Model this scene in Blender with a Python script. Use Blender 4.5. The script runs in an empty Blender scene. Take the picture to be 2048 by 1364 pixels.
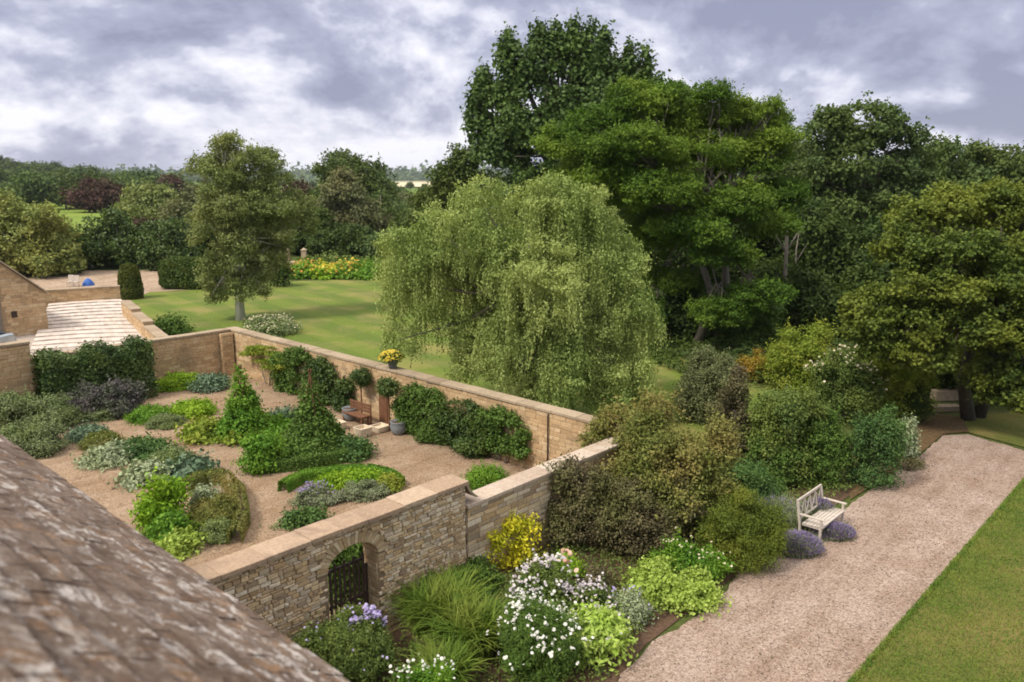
import bpy, math, random
import numpy as np
from mathutils import Vector

# ------------------------------------------------------------------ camera, world, sun, exposure
sc = bpy.context.scene
COL = sc.collection
H = 9.0
FPX = 1600.0
TILT = math.atan((682 - 355) / FPX)
cd = bpy.data.cameras.new('camera'); cam = bpy.data.objects.new('camera', cd); COL.objects.link(cam)
cam.location = (0, 0, H); cam.rotation_euler = (math.pi / 2 - TILT, 0, 0)
cd.sensor_width = 36; cd.lens = 36 * FPX / 2048; cd.clip_start = 0.05; cd.clip_end = 20000
cd.dof.use_dof = True; cd.dof.focus_distance = 26; cd.dof.aperture_fstop = 1.2
sc.camera = cam

SUN_EL, SUN_AZ = math.radians(50), math.radians(-128)      # azimuth from +Y towards +X
world = bpy.data.worlds.new("World"); sc.world = world; world.use_nodes = True
wt = world.node_tree; wt.nodes.clear()
def WN(t, **k):
    n = wt.nodes.new(t)
    for a, b in k.items(): setattr(n, a, b)
    return n
def wmath(op, a, b=None, clamp=False):
    n = WN('ShaderNodeMath', operation=op); n.use_clamp = clamp
    for i, v in enumerate((a, b)):
        if v is None: continue
        if isinstance(v, (int, float)): n.inputs[i].default_value = v
        else: wt.links.new(v, n.inputs[i])
    return n.outputs[0]
sky = WN('ShaderNodeTexSky', sky_type='NISHITA'); sky.sun_disc = False
sky.sun_elevation = SUN_EL; sky.sun_rotation = SUN_AZ
bgs = WN('ShaderNodeBackground'); bgs.inputs[1].default_value = 0.1
wt.links.new(sky.outputs[0], bgs.inputs[0])
world.cycles.sampling_method = 'MANUAL'; world.cycles.sample_map_resolution = 512
tc = WN('ShaderNodeTexCoord'); sep = WN('ShaderNodeSeparateXYZ'); wt.links.new(tc.outputs['Generated'], sep.inputs[0])
zc = wmath('MAXIMUM', sep.outputs[2], 0.0); zz = wmath('ADD', zc, 0.55)
cx = wmath('DIVIDE', sep.outputs[0], zz); cy = wmath('DIVIDE', sep.outputs[1], zz)
cmb = WN('ShaderNodeCombineXYZ'); wt.links.new(cx, cmb.inputs[0]); wt.links.new(cy, cmb.inputs[1])
def wnoise(scale, detail, rough, off, dist=0.0):
    mp = WN('ShaderNodeMapping'); mp.inputs['Location'].default_value = off
    wt.links.new(cmb.outputs[0], mp.inputs[0])
    n = WN('ShaderNodeTexNoise'); n.inputs['Scale'].default_value = scale; n.inputs['Detail'].default_value = detail
    n.inputs['Roughness'].default_value = rough; n.inputs['Distortion'].default_value = dist
    wt.links.new(mp.outputs[0], n.inputs[0]); return n.outputs['Fac']
SO = (-7.1, 9.9, 0.3)
n1 = wnoise(2.5, 10, 0.57, SO, 0.15)                         # how thick the cloud is
n1b = wnoise(2.5, 10, 0.57, (SO[0], SO[1] - 0.07, SO[2]), 0.15)   # and a little nearer overhead: its lit upper side
n2 = wnoise(6.0, 8, 0.55, (7.7, 4.2, 1.0), 0.25)
lit = wmath('MULTIPLY', wmath('SUBTRACT', n1b, n1), 1.5)
mpv = WN('ShaderNodeMapping'); mpv.inputs['Location'].default_value = (SO[0] * 1.7, SO[1] * .6, .2); wt.links.new(cmb.outputs[0], mpv.inputs[0])
wn3 = WN('ShaderNodeTexNoise'); wn3.inputs['Scale'].default_value = 2.2; wn3.inputs['Detail'].default_value = 6; wt.links.new(mpv.outputs[0], wn3.inputs[0])
wad = WN('ShaderNodeVectorMath', operation='MULTIPLY_ADD'); wt.links.new(wn3.outputs['Color'], wad.inputs[0]); wad.inputs[1].default_value = (.35, .35, .35); wt.links.new(mpv.outputs[0], wad.inputs[2])
vor = WN('ShaderNodeTexVoronoi', feature='F1'); vor.inputs['Scale'].default_value = 4.2; vor.inputs['Detail'].default_value = 2; vor.inputs['Roughness'].default_value = .5; vor.normalize = True
wt.links.new(wad.outputs[0], vor.inputs['Vector']); puff = wmath('SUBTRACT', 0.75, vor.outputs['Distance'])      # heaped, rounded tops
mixn = wmath('ADD', wmath('ADD', wmath('ADD', wmath('MULTIPLY', n1, 0.62), wmath('MULTIPLY', n2, 0.20)), wmath('MULTIPLY', puff, 0.22)), lit)
rp = WN('ShaderNodeValToRGB'); wt.links.new(mixn, rp.inputs[0])
els = rp.color_ramp.elements
CL = [(0.37, (.31, .32, .45)), (0.44, (.40, .41, .55)), (0.49, (.47, .48, .62)), (0.53, (.61, .62, .75)), (0.575, (.76, .76, .87)), (0.645, (.96, .95, 1.02))]
els[0].position = CL[0][0]; els[0].color = (*CL[0][1], 1)
els[1].position = CL[-1][0]; els[1].color = (*CL[-1][1], 1)
for p_, c_ in CL[1:-1]:
    e = els.new(p_); e.color = (*c_, 1)
zmr = WN('ShaderNodeMapRange'); zmr.interpolation_type = 'SMOOTHSTEP'; wt.links.new(zc, zmr.inputs[0])
zmr.inputs[1].default_value = .30; zmr.inputs[2].default_value = .85; zmr.inputs[3].default_value = 0.0; zmr.inputs[4].default_value = 1.0
zmx = WN('ShaderNodeMix', data_type='RGBA', blend_type='MIX'); wt.links.new(zmr.outputs[0], zmx.inputs[0])      # thin bright cloud overhead, as on most overcast days
wt.links.new(rp.outputs[0], zmx.inputs[6]); zmx.inputs[7].default_value = (1.55, 1.48, 1.36, 1)
zm = zmx
bgc = WN('ShaderNodeBackground'); bgc.inputs[1].default_value = 0.92; wt.links.new(zm.outputs[2], bgc.inputs[0])
mx = WN('ShaderNodeMixShader'); mx.inputs[0].default_value = 0.93
wt.links.new(bgs.outputs[0], mx.inputs[1]); wt.links.new(bgc.outputs[0], mx.inputs[2])
wo = WN('ShaderNodeOutputWorld'); wt.links.new(mx.outputs[0], wo.inputs[0])

sd = bpy.data.lights.new('sun', 'SUN'); sun = bpy.data.objects.new('sun', sd); COL.objects.link(sun)
sd.energy = 3.0; sd.angle = math.radians(11); sd.color = (1.0, .92, .78)
sdir = Vector((math.sin(SUN_AZ) * math.cos(SUN_EL), math.cos(SUN_AZ) * math.cos(SUN_EL), math.sin(SUN_EL)))
sun.rotation_euler = sdir.to_track_quat('Z', 'Y').to_euler()
sc.view_settings.view_transform = 'Standard'; sc.view_settings.look = 'None'
sc.view_settings.exposure = 0.27; sc.view_settings.gamma = 1
sc.render.engine = 'CYCLES'
sc.cycles.max_bounces = 5; sc.cycles.diffuse_bounces = 3; sc.cycles.glossy_bounces = 2; sc.cycles.transmission_bounces = 3
sc.cycles.transparent_max_bounces = 4; sc.cycles.volume_bounces = 0; sc.cycles.filter_width = 1.8

# ------------------------------------------------------------------ coordinates
ct, st = math.cos(TILT), math.sin(TILT)
def ray(px, py):
    x = (px - 1024) / FPX; u = -(py - 682) / FPX
    return np.array((x, ct + u * st, -st + u * ct))
def G(px, py, z=0.0):
    r = ray(px, py); s = (z - H) / r[2]; return np.array((r[0] * s, r[1] * s, z))
def D(px, py, Y):
    r = ray(px, py); s = Y / r[1]; return np.array((r[0] * s, Y, H + r[2] * s))
def mpp(Y, z=0.0):            # metres per photo pixel at world depth Y
    return (Y * ct + (H - z) * st) / FPX
AZ = math.radians(43.0)
U = np.array((math.sin(AZ), math.cos(AZ), 0)); V = np.array((-math.cos(AZ), math.sin(AZ), 0))
O = np.array((-2.67, 14.70, 0))
def P(u, v, z=0.0): return O + u * U + v * V + np.array((0, 0, z))
def UV(p):
    d = np.asarray(p, float) - O; return float(d @ U), float(d @ V)

# ------------------------------------------------------------------ object helpers
def npmesh(name, verts, faces_flat, nside, smooth=False):
    """faces_flat: int array (nf*nside)"""
    me = bpy.data.meshes.new(name)
    verts = np.asarray(verts, np.float32).reshape(-1, 3); ff = np.asarray(faces_flat, np.int32).ravel(); nf = len(ff) // nside
    me.vertices.add(len(verts)); me.vertices.foreach_set('co', verts.ravel())
    me.loops.add(len(ff)); me.loops.foreach_set('vertex_index', ff)
    me.polygons.add(nf); me.polygons.foreach_set('loop_start', np.arange(0, nf * nside, nside, dtype=np.int32))
    me.polygons.foreach_set('loop_total', np.full(nf, nside, np.int32))
    me.update(calc_edges=True)
    if smooth: me.polygons.foreach_set('use_smooth', np.ones(nf, bool))
    return me
def link(name, me, mat, parent=None):
    o = bpy.data.objects.new(name, me); COL.objects.link(o)
    if mat is not None: me.materials.clear(); me.materials.append(mat)
    if parent is not None: o.parent = parent
    return o
def tag(o, label=None, cat=None, group=None, kind=None):
    if label: o['label'] = label
    if cat: o['category'] = cat
    if group: o['group'] = group
    if kind: o['kind'] = kind
    return o
def empty(name, loc, label, cat, group=None):
    o = bpy.data.objects.new(name, None); o.empty_display_size = .3; COL.objects.link(o); o.location = tuple(loc)
    return tag(o, label, cat, group)
def kids(o): return [c for c in bpy.data.objects if c.parent == o]
def dup(root, loc, scale=(1, 1, 1), rz=0.0, label=None):
    r = root.copy(); COL.objects.link(r); r.location = tuple(loc); r.scale = scale; r.rotation_euler = (0, 0, rz)
    if label: r['label'] = label
    for ch in kids(root):
        c = ch.copy(); COL.objects.link(c); c.parent = r
        for g in kids(ch):
            d = g.copy(); COL.objects.link(d); d.parent = c
    return r
class MB:
    """collects quads"""
    def __init__(s): s.v = []; s.f = []; s.n = 0
    def add(s, v, f):
        v = np.asarray(v, float).reshape(-1, 3); s.v.append(v)
        for q in f: s.f.append([i + s.n for i in q])
        s.n += len(v)
    def box(s, o, a, b, c, inset=0.0):
        """o corner; a,b,c edge vectors"""
        o = np.asarray(o, float); a = np.asarray(a, float); b = np.asarray(b, float); c = np.asarray(c, float)
        v = [o, o + a, o + a + b, o + b, o + c, o + a + c, o + a + b + c, o + b + c]
        s.add(v, [(0, 3, 2, 1), (4, 5, 6, 7), (0, 1, 5, 4), (1, 2, 6, 5), (2, 3, 7, 6), (3, 0, 4, 7)])
    def cbox(s, c, a, b, h):      # centred on c in a,b ; rising h
        a = np.asarray(a, float); b = np.asarray(b, float); s.box(np.asarray(c, float) - a / 2 - b / 2, a, b, (0, 0, h))
    def tube(s, pts, rad, n=7, cap=True):
        pts = [np.asarray(p, float) for p in pts]; rings = []
        for i, p in enumerate(pts):
            t = pts[min(i + 1, len(pts) - 1)] - pts[max(i - 1, 0)]; t = t / (np.linalg.norm(t) + 1e-9)
            r = np.array((1., 0, 0)) if abs(t[0]) < .8 else np.array((0, 1., 0))
            a = np.cross(t, r); a /= np.linalg.norm(a); b = np.cross(t, a)
            R = rad[i] if hasattr(rad, '__len__') else rad
            rings.append([p + R * (math.cos(k * 2 * math.pi / n) * a + math.sin(k * 2 * math.pi / n) * b) for k in range(n)])
        v = [q for r in rings for q in r]; f = []
        for i in range(len(pts) - 1):
            for k in range(n):
                k2 = (k + 1) % n; f.append((i * n + k, i * n + k2, (i + 1) * n + k2, (i + 1) * n + k))
        if cap: f.append(tuple(range(n - 1, -1, -1))); f.append(tuple((len(pts) - 1) * n + k for k in range(n)))
        s.add(v, f)
    def lathe(s, c, prof, n=20):
        c = np.asarray(c, float); v = []; f = []
        for r, z in prof:
            for k in range(n): v.append(c + np.array((r * math.cos(2 * math.pi * k / n), r * math.sin(2 * math.pi * k / n), z)))
        for i in range(len(prof) - 1):
            for k in range(n):
                k2 = (k + 1) % n; f.append((i * n + k, i * n + k2, (i + 1) * n + k2, (i + 1) * n + k))
        s.add(v, f)
    def build(s, name, mat, parent=None, bevel=0.0, smooth=False):
        me = bpy.data.meshes.new(name); me.from_pydata(np.vstack(s.v).tolist() if s.v else [], [], s.f); me.update()
        o = link(name, me, mat, parent)
        if smooth:
            for p in me.polygons: p.use_smooth = True
        if bevel:
            b = o.modifiers.new('bevel', 'BEVEL'); b.width = bevel; b.segments = 2; b.limit_method = 'ANGLE'
        return o
def local(o, parent_loc):        # shift a mesh so that it hangs on its parent at parent_loc
    o.data.transform(__import__('mathutils').Matrix.Translation(-Vector(tuple(parent_loc))))
    return o

# ------------------------------------------------------------------ materials
def nodes_of(name):
    m = bpy.data.materials.new(name); m.use_nodes = True; nt = m.node_tree
    return m, nt, nt.nodes['Principled BSDF'], nt.nodes['Material Output']
def nn(nt, t, **k):
    n = nt.nodes.new(t)
    for a, b in k.items(): setattr(n, a, b)
    return n
def ramp(nt, fac, stops, interp='LINEAR'):
    r = nn(nt, 'ShaderNodeValToRGB'); nt.links.new(fac, r.inputs[0]); e = r.color_ramp.elements; r.color_ramp.interpolation = interp
    e[0].position = stops[0][0]; e[0].color = (*stops[0][1], 1); e[1].position = stops[-1][0]; e[1].color = (*stops[-1][1], 1)
    for p, c in stops[1:-1]:
        q = e.new(p); q.color = (*c, 1)
    return r.outputs[0]
def noise(nt, scale, detail=4, rough=.55, dist=0, coord=None, stretch=None, out='Fac'):
    n = nn(nt, 'ShaderNodeTexNoise'); n.inputs['Scale'].default_value = scale; n.inputs['Detail'].default_value = detail
    n.inputs['Roughness'].default_value = rough; n.inputs['Distortion'].default_value = dist
    if coord is None:
        coord = nn(nt, 'ShaderNodeNewGeometry').outputs['Position']
    if stretch:
        mp = nn(nt, 'ShaderNodeMapping'); mp.inputs['Scale'].default_value = stretch[:3]
        if len(stretch) > 3: mp.inputs['Rotation'].default_value = (0, 0, stretch[3])
        nt.links.new(coord, mp.inputs[0]); coord = mp.outputs[0]
    nt.links.new(coord, n.inputs['Vector']); return n.outputs[out]
def mixc(nt, fac, a, b, mode='MIX'):
    m = nn(nt, 'ShaderNodeMix', data_type='RGBA', blend_type=mode)
    for s, v in ((m.inputs[0], fac), (m.inputs[6], a), (m.inputs[7], b)):
        if isinstance(v, (int, float)): s.default_value = v
        elif isinstance(v, tuple): s.default_value = (*v, 1)
        else: nt.links.new(v, s)
    return m.outputs[2]
def bump(nt, bsdf, h, strength=.5, dist=.02):
    b = nn(nt, 'ShaderNodeBump'); b.inputs['Strength'].default_value = strength; b.inputs['Distance'].default_value = dist
    nt.links.new(h, b.inputs['Height']); nt.links.new(b.outputs[0], bsdf.inputs['Normal'])
def leafmat(name, c1, c2, c3=None, trans=.22, nscale=.8, rough=.62, spec=.18):
    """leaf colour: from leaf to leaf c1..c2, in drifts through the plant towards c3"""
    m, nt, b, out = nodes_of(name)
    g = nn(nt, 'ShaderNodeNewGeometry'); rnd = g.outputs['Random Per Island']
    if 'petal' not in name: c1, c2 = [tuple(v * k for v, k in zip(c, (1.20, 1.26, .98))) for c in (c1, c2)]; c3 = c3 and tuple(v * k for v, k in zip(c3, (1.20, 1.26, .98)))
    mid = tuple((x + y) / 2 for x, y in zip(c1, c2))
    c = ramp(nt, rnd, [(0, c1), (.55, mid), (1, c2)])
    if c3:
        n = noise(nt, nscale, 3); f = ramp(nt, n, [(.42, (0, 0, 0)), (.62, (1, 1, 1))])
        c = mixc(nt, f, c, mixc(nt, .65, c, c3))
    nt.links.new(c, b.inputs['Base Color']); b.inputs['Roughness'].default_value = rough; b.inputs['Specular IOR Level'].default_value = spec
    if trans:
        t = nn(nt, 'ShaderNodeBsdfTranslucent'); ms = nn(nt, 'ShaderNodeMixShader'); ms.inputs[0].default_value = trans
        nt.links.new(mixc(nt, 1.0, c, (1.0, 1.0, .55), 'MULTIPLY'), t.inputs[0]); nt.links.new(b.outputs[0], ms.inputs[1]); nt.links.new(t.outputs[0], ms.inputs[2])
        nt.links.new(ms.outputs[0], out.inputs[0])
    return m
def barkmat(name, a, b_, scale=6):
    m, nt, b, out = nodes_of(name)
    n = noise(nt, scale, 5, .6, .5, stretch=(1, 1, .25)); nt.links.new(ramp(nt, n, [(.3, a), (.7, b_)]), b.inputs['Base Color'])
    b.inputs['Roughness'].default_value = .9; bump(nt, b, n, .8, .05); return m
def plain(name, c, rough=.7, var=.25, scale=8, spec=.3, metal=0):
    m, nt, b, out = nodes_of(name)
    n = noise(nt, scale, 5, .6); lo = tuple(x * (1 - var) for x in c); hi = tuple(min(1, x * (1 + var)) for x in c)
    nt.links.new(ramp(nt, n, [(.3, lo), (.7, hi)]), b.inputs['Base Color']); b.inputs['Roughness'].default_value = rough
    b.inputs['Specular IOR Level'].default_value = spec; b.inputs['Metallic'].default_value = metal
    bump(nt, b, n, .25, .01); return m
def stonemat(name, cols, stain=(.10, .08, .065), stain_amt=.5, fine=14):
    m, nt, b, out = nodes_of(name)
    g = nn(nt, 'ShaderNodeNewGeometry'); rnd = g.outputs['Random Per Island']
    k = len(cols) - 1; c = ramp(nt, rnd, [(i / k, x) for i, x in enumerate(cols)])
    n = noise(nt, fine, 6, .65); c = mixc(nt, ramp(nt, n, [(.35, (0, 0, 0)), (.75, (1, 1, 1))]), mixc(nt, 1.0, c, (.78, .75, .72), 'MULTIPLY'), mixc(nt, 1.0, c, (1.12, 1.1, 1.08), 'MULTIPLY'))
    n2_ = noise(nt, .9, 6, .7, .4); f = ramp(nt, n2_, [(.52, (0, 0, 0)), (.74, (stain_amt,) * 3)])
    c = mixc(nt, f, c, stain)
    nt.links.new(c, b.inputs['Base Color']); b.inputs['Roughness'].default_value = .92; b.inputs['Specular IOR Level'].default_value = .15
    bump(nt, b, n, .7, .02); return m

M = {}
# gravel
def gravel(name, a, b_, c_, sc_=26):
    m, nt, b, out = nodes_of(name)
    pos = nn(nt, 'ShaderNodeNewGeometry').outputs['Position']
    v = nn(nt, 'ShaderNodeTexVoronoi'); v.inputs['Scale'].default_value = sc_; nt.links.new(pos, v.inputs['Vector'])
    sp = nn(nt, 'ShaderNodeSeparateColor'); nt.links.new(v.outputs['Color'], sp.inputs[0])
    c = ramp(nt, sp.outputs[0], [(0, tuple(x * .55 for x in a)), (.16, a), (.6, b_), (1, c_)])
    n = noise(nt, .55, 6, .65); c = mixc(nt, ramp(nt, n, [(.38, (0, 0, 0)), (.66, (.9, .9, .9))]), c, mixc(nt, 1.0, c, (.78, .72, .66), 'MULTIPLY'))
    c = mixc(nt, ramp(nt, noise(nt, 2.1, 8, .7, 1.0), [(.50, (0, 0, 0)), (.70, (.6, .6, .6))]), c, mixc(nt, 1.0, c, (1.22, 1.2, 1.18), 'MULTIPLY'))
    dts = []
    for ax3, k in ((U, .16), (V, 1.25)):
        dp = nn(nt, 'ShaderNodeVectorMath', operation='DOT_PRODUCT'); dp.inputs[1].default_value = tuple(ax3 * k); nt.links.new(pos, dp.inputs[0]); dts.append(dp.outputs['Value'])
    cb = nn(nt, 'ShaderNodeCombineXYZ'); nt.links.new(dts[0], cb.inputs[0]); nt.links.new(dts[1], cb.inputs[1])
    c = mixc(nt, ramp(nt, noise(nt, 1.3, 4, .6, coord=cb.outputs[0]), [(.46, (0, 0, 0)), (.60, (.7, .7, .7))]), c, mixc(nt, 1.0, c, (.80, .76, .72), 'MULTIPLY'))
    n5 = noise(nt, 7, 5, .7); c = mixc(nt, ramp(nt, n5, [(.55, (0, 0, 0)), (.75, (.55, .55, .55))]), c, tuple(x * .5 for x in a))
    nt.links.new(c, b.inputs['Base Color']); b.inputs['Roughness'].default_value = .95; b.inputs['Specular IOR Level'].default_value = .1
    bump(nt, b, v.outputs['Distance'], .9, .03); return m
M['gravel'] = gravel('path gravel', (.32, .235, .195), (.42, .325, .275), (.53, .43, .375), 32)
M['gravel_g'] = gravel('garden gravel', (.32, .225, .15), (.405, .295, .21), (.49, .375, .28), 34)
M['drive'] = gravel('drive gravel', (.36, .27, .20), (.43, .33, .26), (.50, .40, .32), 8)
# lawns
def grassmat(name, a, b_, dry, stripe=0, amt=.35, fscale=9, dryrange=(.5, .72)):
    m, nt, b, out = nodes_of(name)
    pos = nn(nt, 'ShaderNodeNewGeometry').outputs['Position']
    c = ramp(nt, noise(nt, fscale, 8, .72, coord=pos, stretch=(1, 1, 1)), [(.34, a), (.66, b_)])
    n = noise(nt, .32, 6, .62, .6, coord=pos); f = ramp(nt, n, [(dryrange[0], (0, 0, 0)), (dryrange[1], (.8, .8, .8))])
    c = mixc(nt, f, c, dry)
    if stripe:
        mp = nn(nt, 'ShaderNodeMapping'); mp.inputs['Rotation'].default_value = (0, 0, stripe); nt.links.new(pos, mp.inputs[0])
        w = nn(nt, 'ShaderNodeTexWave'); w.inputs['Scale'].default_value = .105; w.inputs['Distortion'].default_value = 1.6; w.inputs['Detail Scale'].default_value = .4; w.inputs['Detail'].default_value = 2
        nt.links.new(mp.outputs[0], w.inputs[0])
        c = mixc(nt, ramp(nt, w.outputs['Fac'], [(.35, (0, 0, 0)), (.65, (amt,) * 3)]), c, mixc(nt, 1.0, c, (1.5, 1.35, 1.25), 'MULTIPLY'))
    nt.links.new(c, b.inputs['Base Color']); b.inputs['Roughness'].default_value = .9; b.inputs['Specular IOR Level'].default_value = .15
    bump(nt, b, noise(nt, 16, 6, .7, coord=pos), .8, .05); return m
M['lawn'] = grassmat('mown lawn', (.07, .115, .018), (.155, .21, .04), (.23, .20, .08), stripe=math.radians(-38), amt=.45, dryrange=(.46, .7))
M['lawn_near'] = grassmat('near lawn', (.055, .075, .014), (.15, .165, .036), (.24, .18, .07), fscale=14, dryrange=(.45, .7))
M['rough'] = grassmat('rough ground', (.05, .07, .02), (.11, .14, .04), (.13, .11, .05), fscale=3)
M['soil'] = plain('bed soil', (.10, .06, .038), .95, .4, 12)
M['mulch'] = plain('leaf mulch', (.11, .07, .032), .95, .5, 9)
SC = [(.36, .26, .16), (.62, .50, .34), (.50, .36, .21), (.72, .62, .47), (.32, .25, .18), (.64, .48, .28), (.76, .68, .56), (.48, .40, .32)]
M['stone_n'] = stonemat('rubble stone', SC)
M['stone_b'] = stonemat('honey stone', [(.50, .345, .20), (.60, .44, .27), (.45, .31, .18), (.64, .50, .33), (.54, .38, .22), (.40, .29, .18)], stain_amt=.55)
M['mortar'] = plain('mortar', (.20, .145, .095), .95, .3, 20)
M['mortar_b'] = plain('honey mortar', (.33, .235, .14), .95, .3, 20)
M['voussoir'] = stonemat('arch stone', [(.50, .40, .27), (.38, .29, .18), (.60, .50, .36), (.44, .32, .19), (.33, .25, .16)], stain_amt=.45)
M['coping'] = stonemat('coping stone', [(.41, .30, .22), (.47, .355, .265), (.38, .28, .205), (.50, .39, .30)], stain=(.20, .14, .115), stain_amt=.75, fine=16)
M['coping_b'] = stonemat('weathered coping', [(.36, .29, .21), (.44, .36, .27), (.32, .25, .185)], stain=(.15, .12, .09), stain_amt=.7, fine=12)
M['coping_l'] = stonemat('lichened coping', [(.44, .35, .28), (.55, .47, .40), (.40, .31, .25)], stain=(.66, .63, .58), stain_amt=.7, fine=12)
M['paving'] = stonemat('pale paving', [(.60, .53, .49), (.68, .61, .57), (.56, .49, .44)], stain=(.42, .35, .31), stain_amt=.5, fine=5)
M['pave_dark'] = plain('shadow line paving', (.38, .32, .28), .95, .3, 6)  # darker tone that paints the shadow lines between the step treads
M['iron'] = plain('rusty iron', (.045, .028, .022), .6, .4, 20)
M['wood_g'] = plain('weathered wood', (.20, .17, .14), .85, .35, 14)
M['wood_p'] = plain('bleached teak', (.50, .44, .39), .75, .16, 10)
M['wood_b'] = plain('brown wood', (.16, .075, .04), .75, .35, 12)
M['bark'] = barkmat('grey bark', (.10, .085, .065), (.24, .21, .17))
M['bark_d'] = barkmat('dark bark', (.035, .03, .022), (.09, .075, .055))
M['bark_w'] = barkmat('birch bark', (.26, .24, .22), (.78, .75, .70), 2)
M['lead'] = plain('grey planter', (.20, .22, .24), .6, .25, 9)
M['terra'] = plain('terracotta', (.45, .19, .09), .8, .25, 9)
M['plaster'] = plain('pale stone pot', (.62, .52, .40), .85, .2, 9)

# leaves
L = {}
def lm(k, *a, **kw): L[k] = leafmat(k, *a, **kw)
lm('birch leaf', (.12, .17, .055), (.30, .36, .14), (.38, .41, .18), trans=.3, nscale=.35)
lm('birch leaf far', (.095, .125, .05), (.225, .255, .105), (.24, .24, .11), trans=.25, nscale=.3)
lm('locust leaf', (.032, .07, .010), (.095, .165, .022), (.17, .23, .035), trans=.3, nscale=.22)
lm('poplar leaf', (.035, .065, .024), (.105, .155, .055), (.09, .14, .04), nscale=.25, rough=.5)
lm('oak leaf', (.035, .06, .02), (.095, .13, .038), (.10, .12, .035), nscale=.25)
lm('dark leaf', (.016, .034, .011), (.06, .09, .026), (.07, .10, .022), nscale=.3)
lm('wood leaf', (.042, .068, .028), (.10, .14, .055), (.09, .125, .035), nscale=.2)
lm('maple leaf', (.035, .06, .013), (.12, .155, .034), (.20, .215, .04), trans=.25, nscale=.5)
lm('copper leaf', (.035, .015, .018), (.09, .04, .04), (.06, .045, .03), nscale=.2)
lm('willow leaf', (.12, .15, .05), (.27, .29, .11), (.24, .21, .06), trans=.2, nscale=.25)
lm('grey willow leaf', (.085, .10, .055), (.17, .18, .10), (.15, .13, .07), nscale=.2)
lm('box leaf', (.022, .045, .010), (.065, .10, .025), (.09, .11, .03), nscale=1.5)
lm('yew leaf', (.03, .045, .010), (.085, .10, .02), (.13, .12, .025), nscale=.6)
lm('laurel leaf', (.018, .042, .012), (.07, .11, .03), (.10, .14, .04), nscale=1.0, rough=.5, spec=.3)
lm('purple leaf', (.05, .045, .06), (.14, .115, .15), (.07, .09, .06), nscale=1.6, trans=.1)
lm('sage leaf', (.10, .13, .075), (.21, .24, .14), (.15, .19, .07), nscale=1.2, trans=.1)
lm('silver leaf', (.17, .20, .15), (.34, .37, .30), (.22, .25, .16), nscale=1.2, trans=.1)
lm('blue leaf', (.06, .10, .08), (.17, .22, .18), (.09, .15, .10), nscale=1.8, trans=.1)
lm('bright leaf', (.09, .18, .012), (.22, .36, .03), (.28, .38, .04), nscale=1.3, trans=.3)
lm('fresh leaf', (.05, .125, .016), (.14, .27, .04), (.18, .29, .04), nscale=1.3, trans=.3)
lm('mid leaf', (.03, .065, .014), (.11, .165, .04), (.10, .17, .04), nscale=1.2)
lm('lime leaf', (.22, .30, .06), (.42, .50, .16), (.24, .32, .07), nscale=1.5, trans=.3)
lm('hosta leaf', (.20, .30, .05), (.46, .52, .20), (.30, .42, .08), nscale=2, trans=.25)
lm('yellow leaf', (.46, .40, .02), (.75, .64, .06), (.38, .42, .04), nscale=2, trans=.3)
lm('olive leaf', (.07, .085, .025), (.19, .20, .06), (.27, .20, .09), nscale=.8, trans=.2)
lm('bronze leaf', (.045, .042, .028), (.16, .125, .085), (.12, .125, .05), nscale=1.0, trans=.15)
lm('moss leaf', (.05, .075, .014), (.13, .165, .03), (.17, .18, .03), nscale=1.0, trans=.2)
lm('teal leaf', (.032, .075, .028), (.10, .165, .065), (.09, .15, .045), nscale=1.0, trans=.2)
lm('border leaf', (.035, .065, .02), (.16, .205, .065), (.15, .18, .045), nscale=.9, trans=.2)
lm('yellowgreen leaf', (.10, .15, .02), (.25, .31, .055), (.30, .30, .06), nscale=1.0, trans=.3)
lm('lavender leaf', (.12, .135, .105), (.24, .25, .20), (.16, .19, .11), nscale=1.5, trans=.05)
lm('strap leaf', (.05, .10, .016), (.15, .22, .04), (.20, .22, .05), nscale=1.5, trans=.25)
lm('orange leaf', (.20, .12, .02), (.36, .22, .05), (.20, .18, .03), nscale=1.5, trans=.25)
def fm(k, a, b_): L[k] = leafmat(k, a, b_, None, trans=.2, rough=.7, spec=.1)
fm('white petal', (.70, .70, .66), (.85, .85, .84)); fm('lilac petal', (.34, .28, .58), (.58, .52, .78))
fm('purple petal', (.20, .16, .32), (.38, .32, .50)); fm('pale petal', (.42, .38, .44), (.68, .62, .66))
fm('yellow petal', (.60, .46, .05), (.72, .58, .12)); fm('orange petal', (.55, .28, .05), (.70, .42, .10))
fm('pink petal', (.65, .32, .26), (.80, .55, .45)); fm('cream petal', (.55, .48, .34), (.75, .68, .52))

# ------------------------------------------------------------------ foliage
def unit(v): return v / (np.linalg.norm(v, axis=-1, keepdims=True) + 1e-9)
def blades(pts, nrm, axis, Ln, Wd):
    """one folded kite-shaped leaf per point: 4 verts, 2 tris sharing the midrib"""
    n = len(pts); side = unit(np.cross(nrm, axis)); Ln = np.broadcast_to(Ln, n)[:, None]; Wd = np.broadcast_to(Wd, n)[:, None]
    a = pts - axis * Ln * .5; b = pts + axis * Ln * .5; m = pts - axis * Ln * .08
    l = m + side * Wd * .5 + nrm * Wd * .12; r = m - side * Wd * .5 + nrm * Wd * .12
    v = np.stack([a, r, b, l], 1).reshape(-1, 3); i = np.arange(n)[:, None] * 4
    f = np.concatenate([i, i + 1, i + 2, i, i + 2, i + 3], 1)
    return v, f.ravel()
def leafmesh(name, parts):
    V_, F_, off = [], [], 0
    for v, f in parts: V_.append(v); F_.append(f + off); off += len(v)
    return npmesh(name, np.concatenate(V_), np.concatenate(F_), 3)
def rdirs(rng, n):
    return unit(rng.normal(size=(n, 3)))
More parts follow.
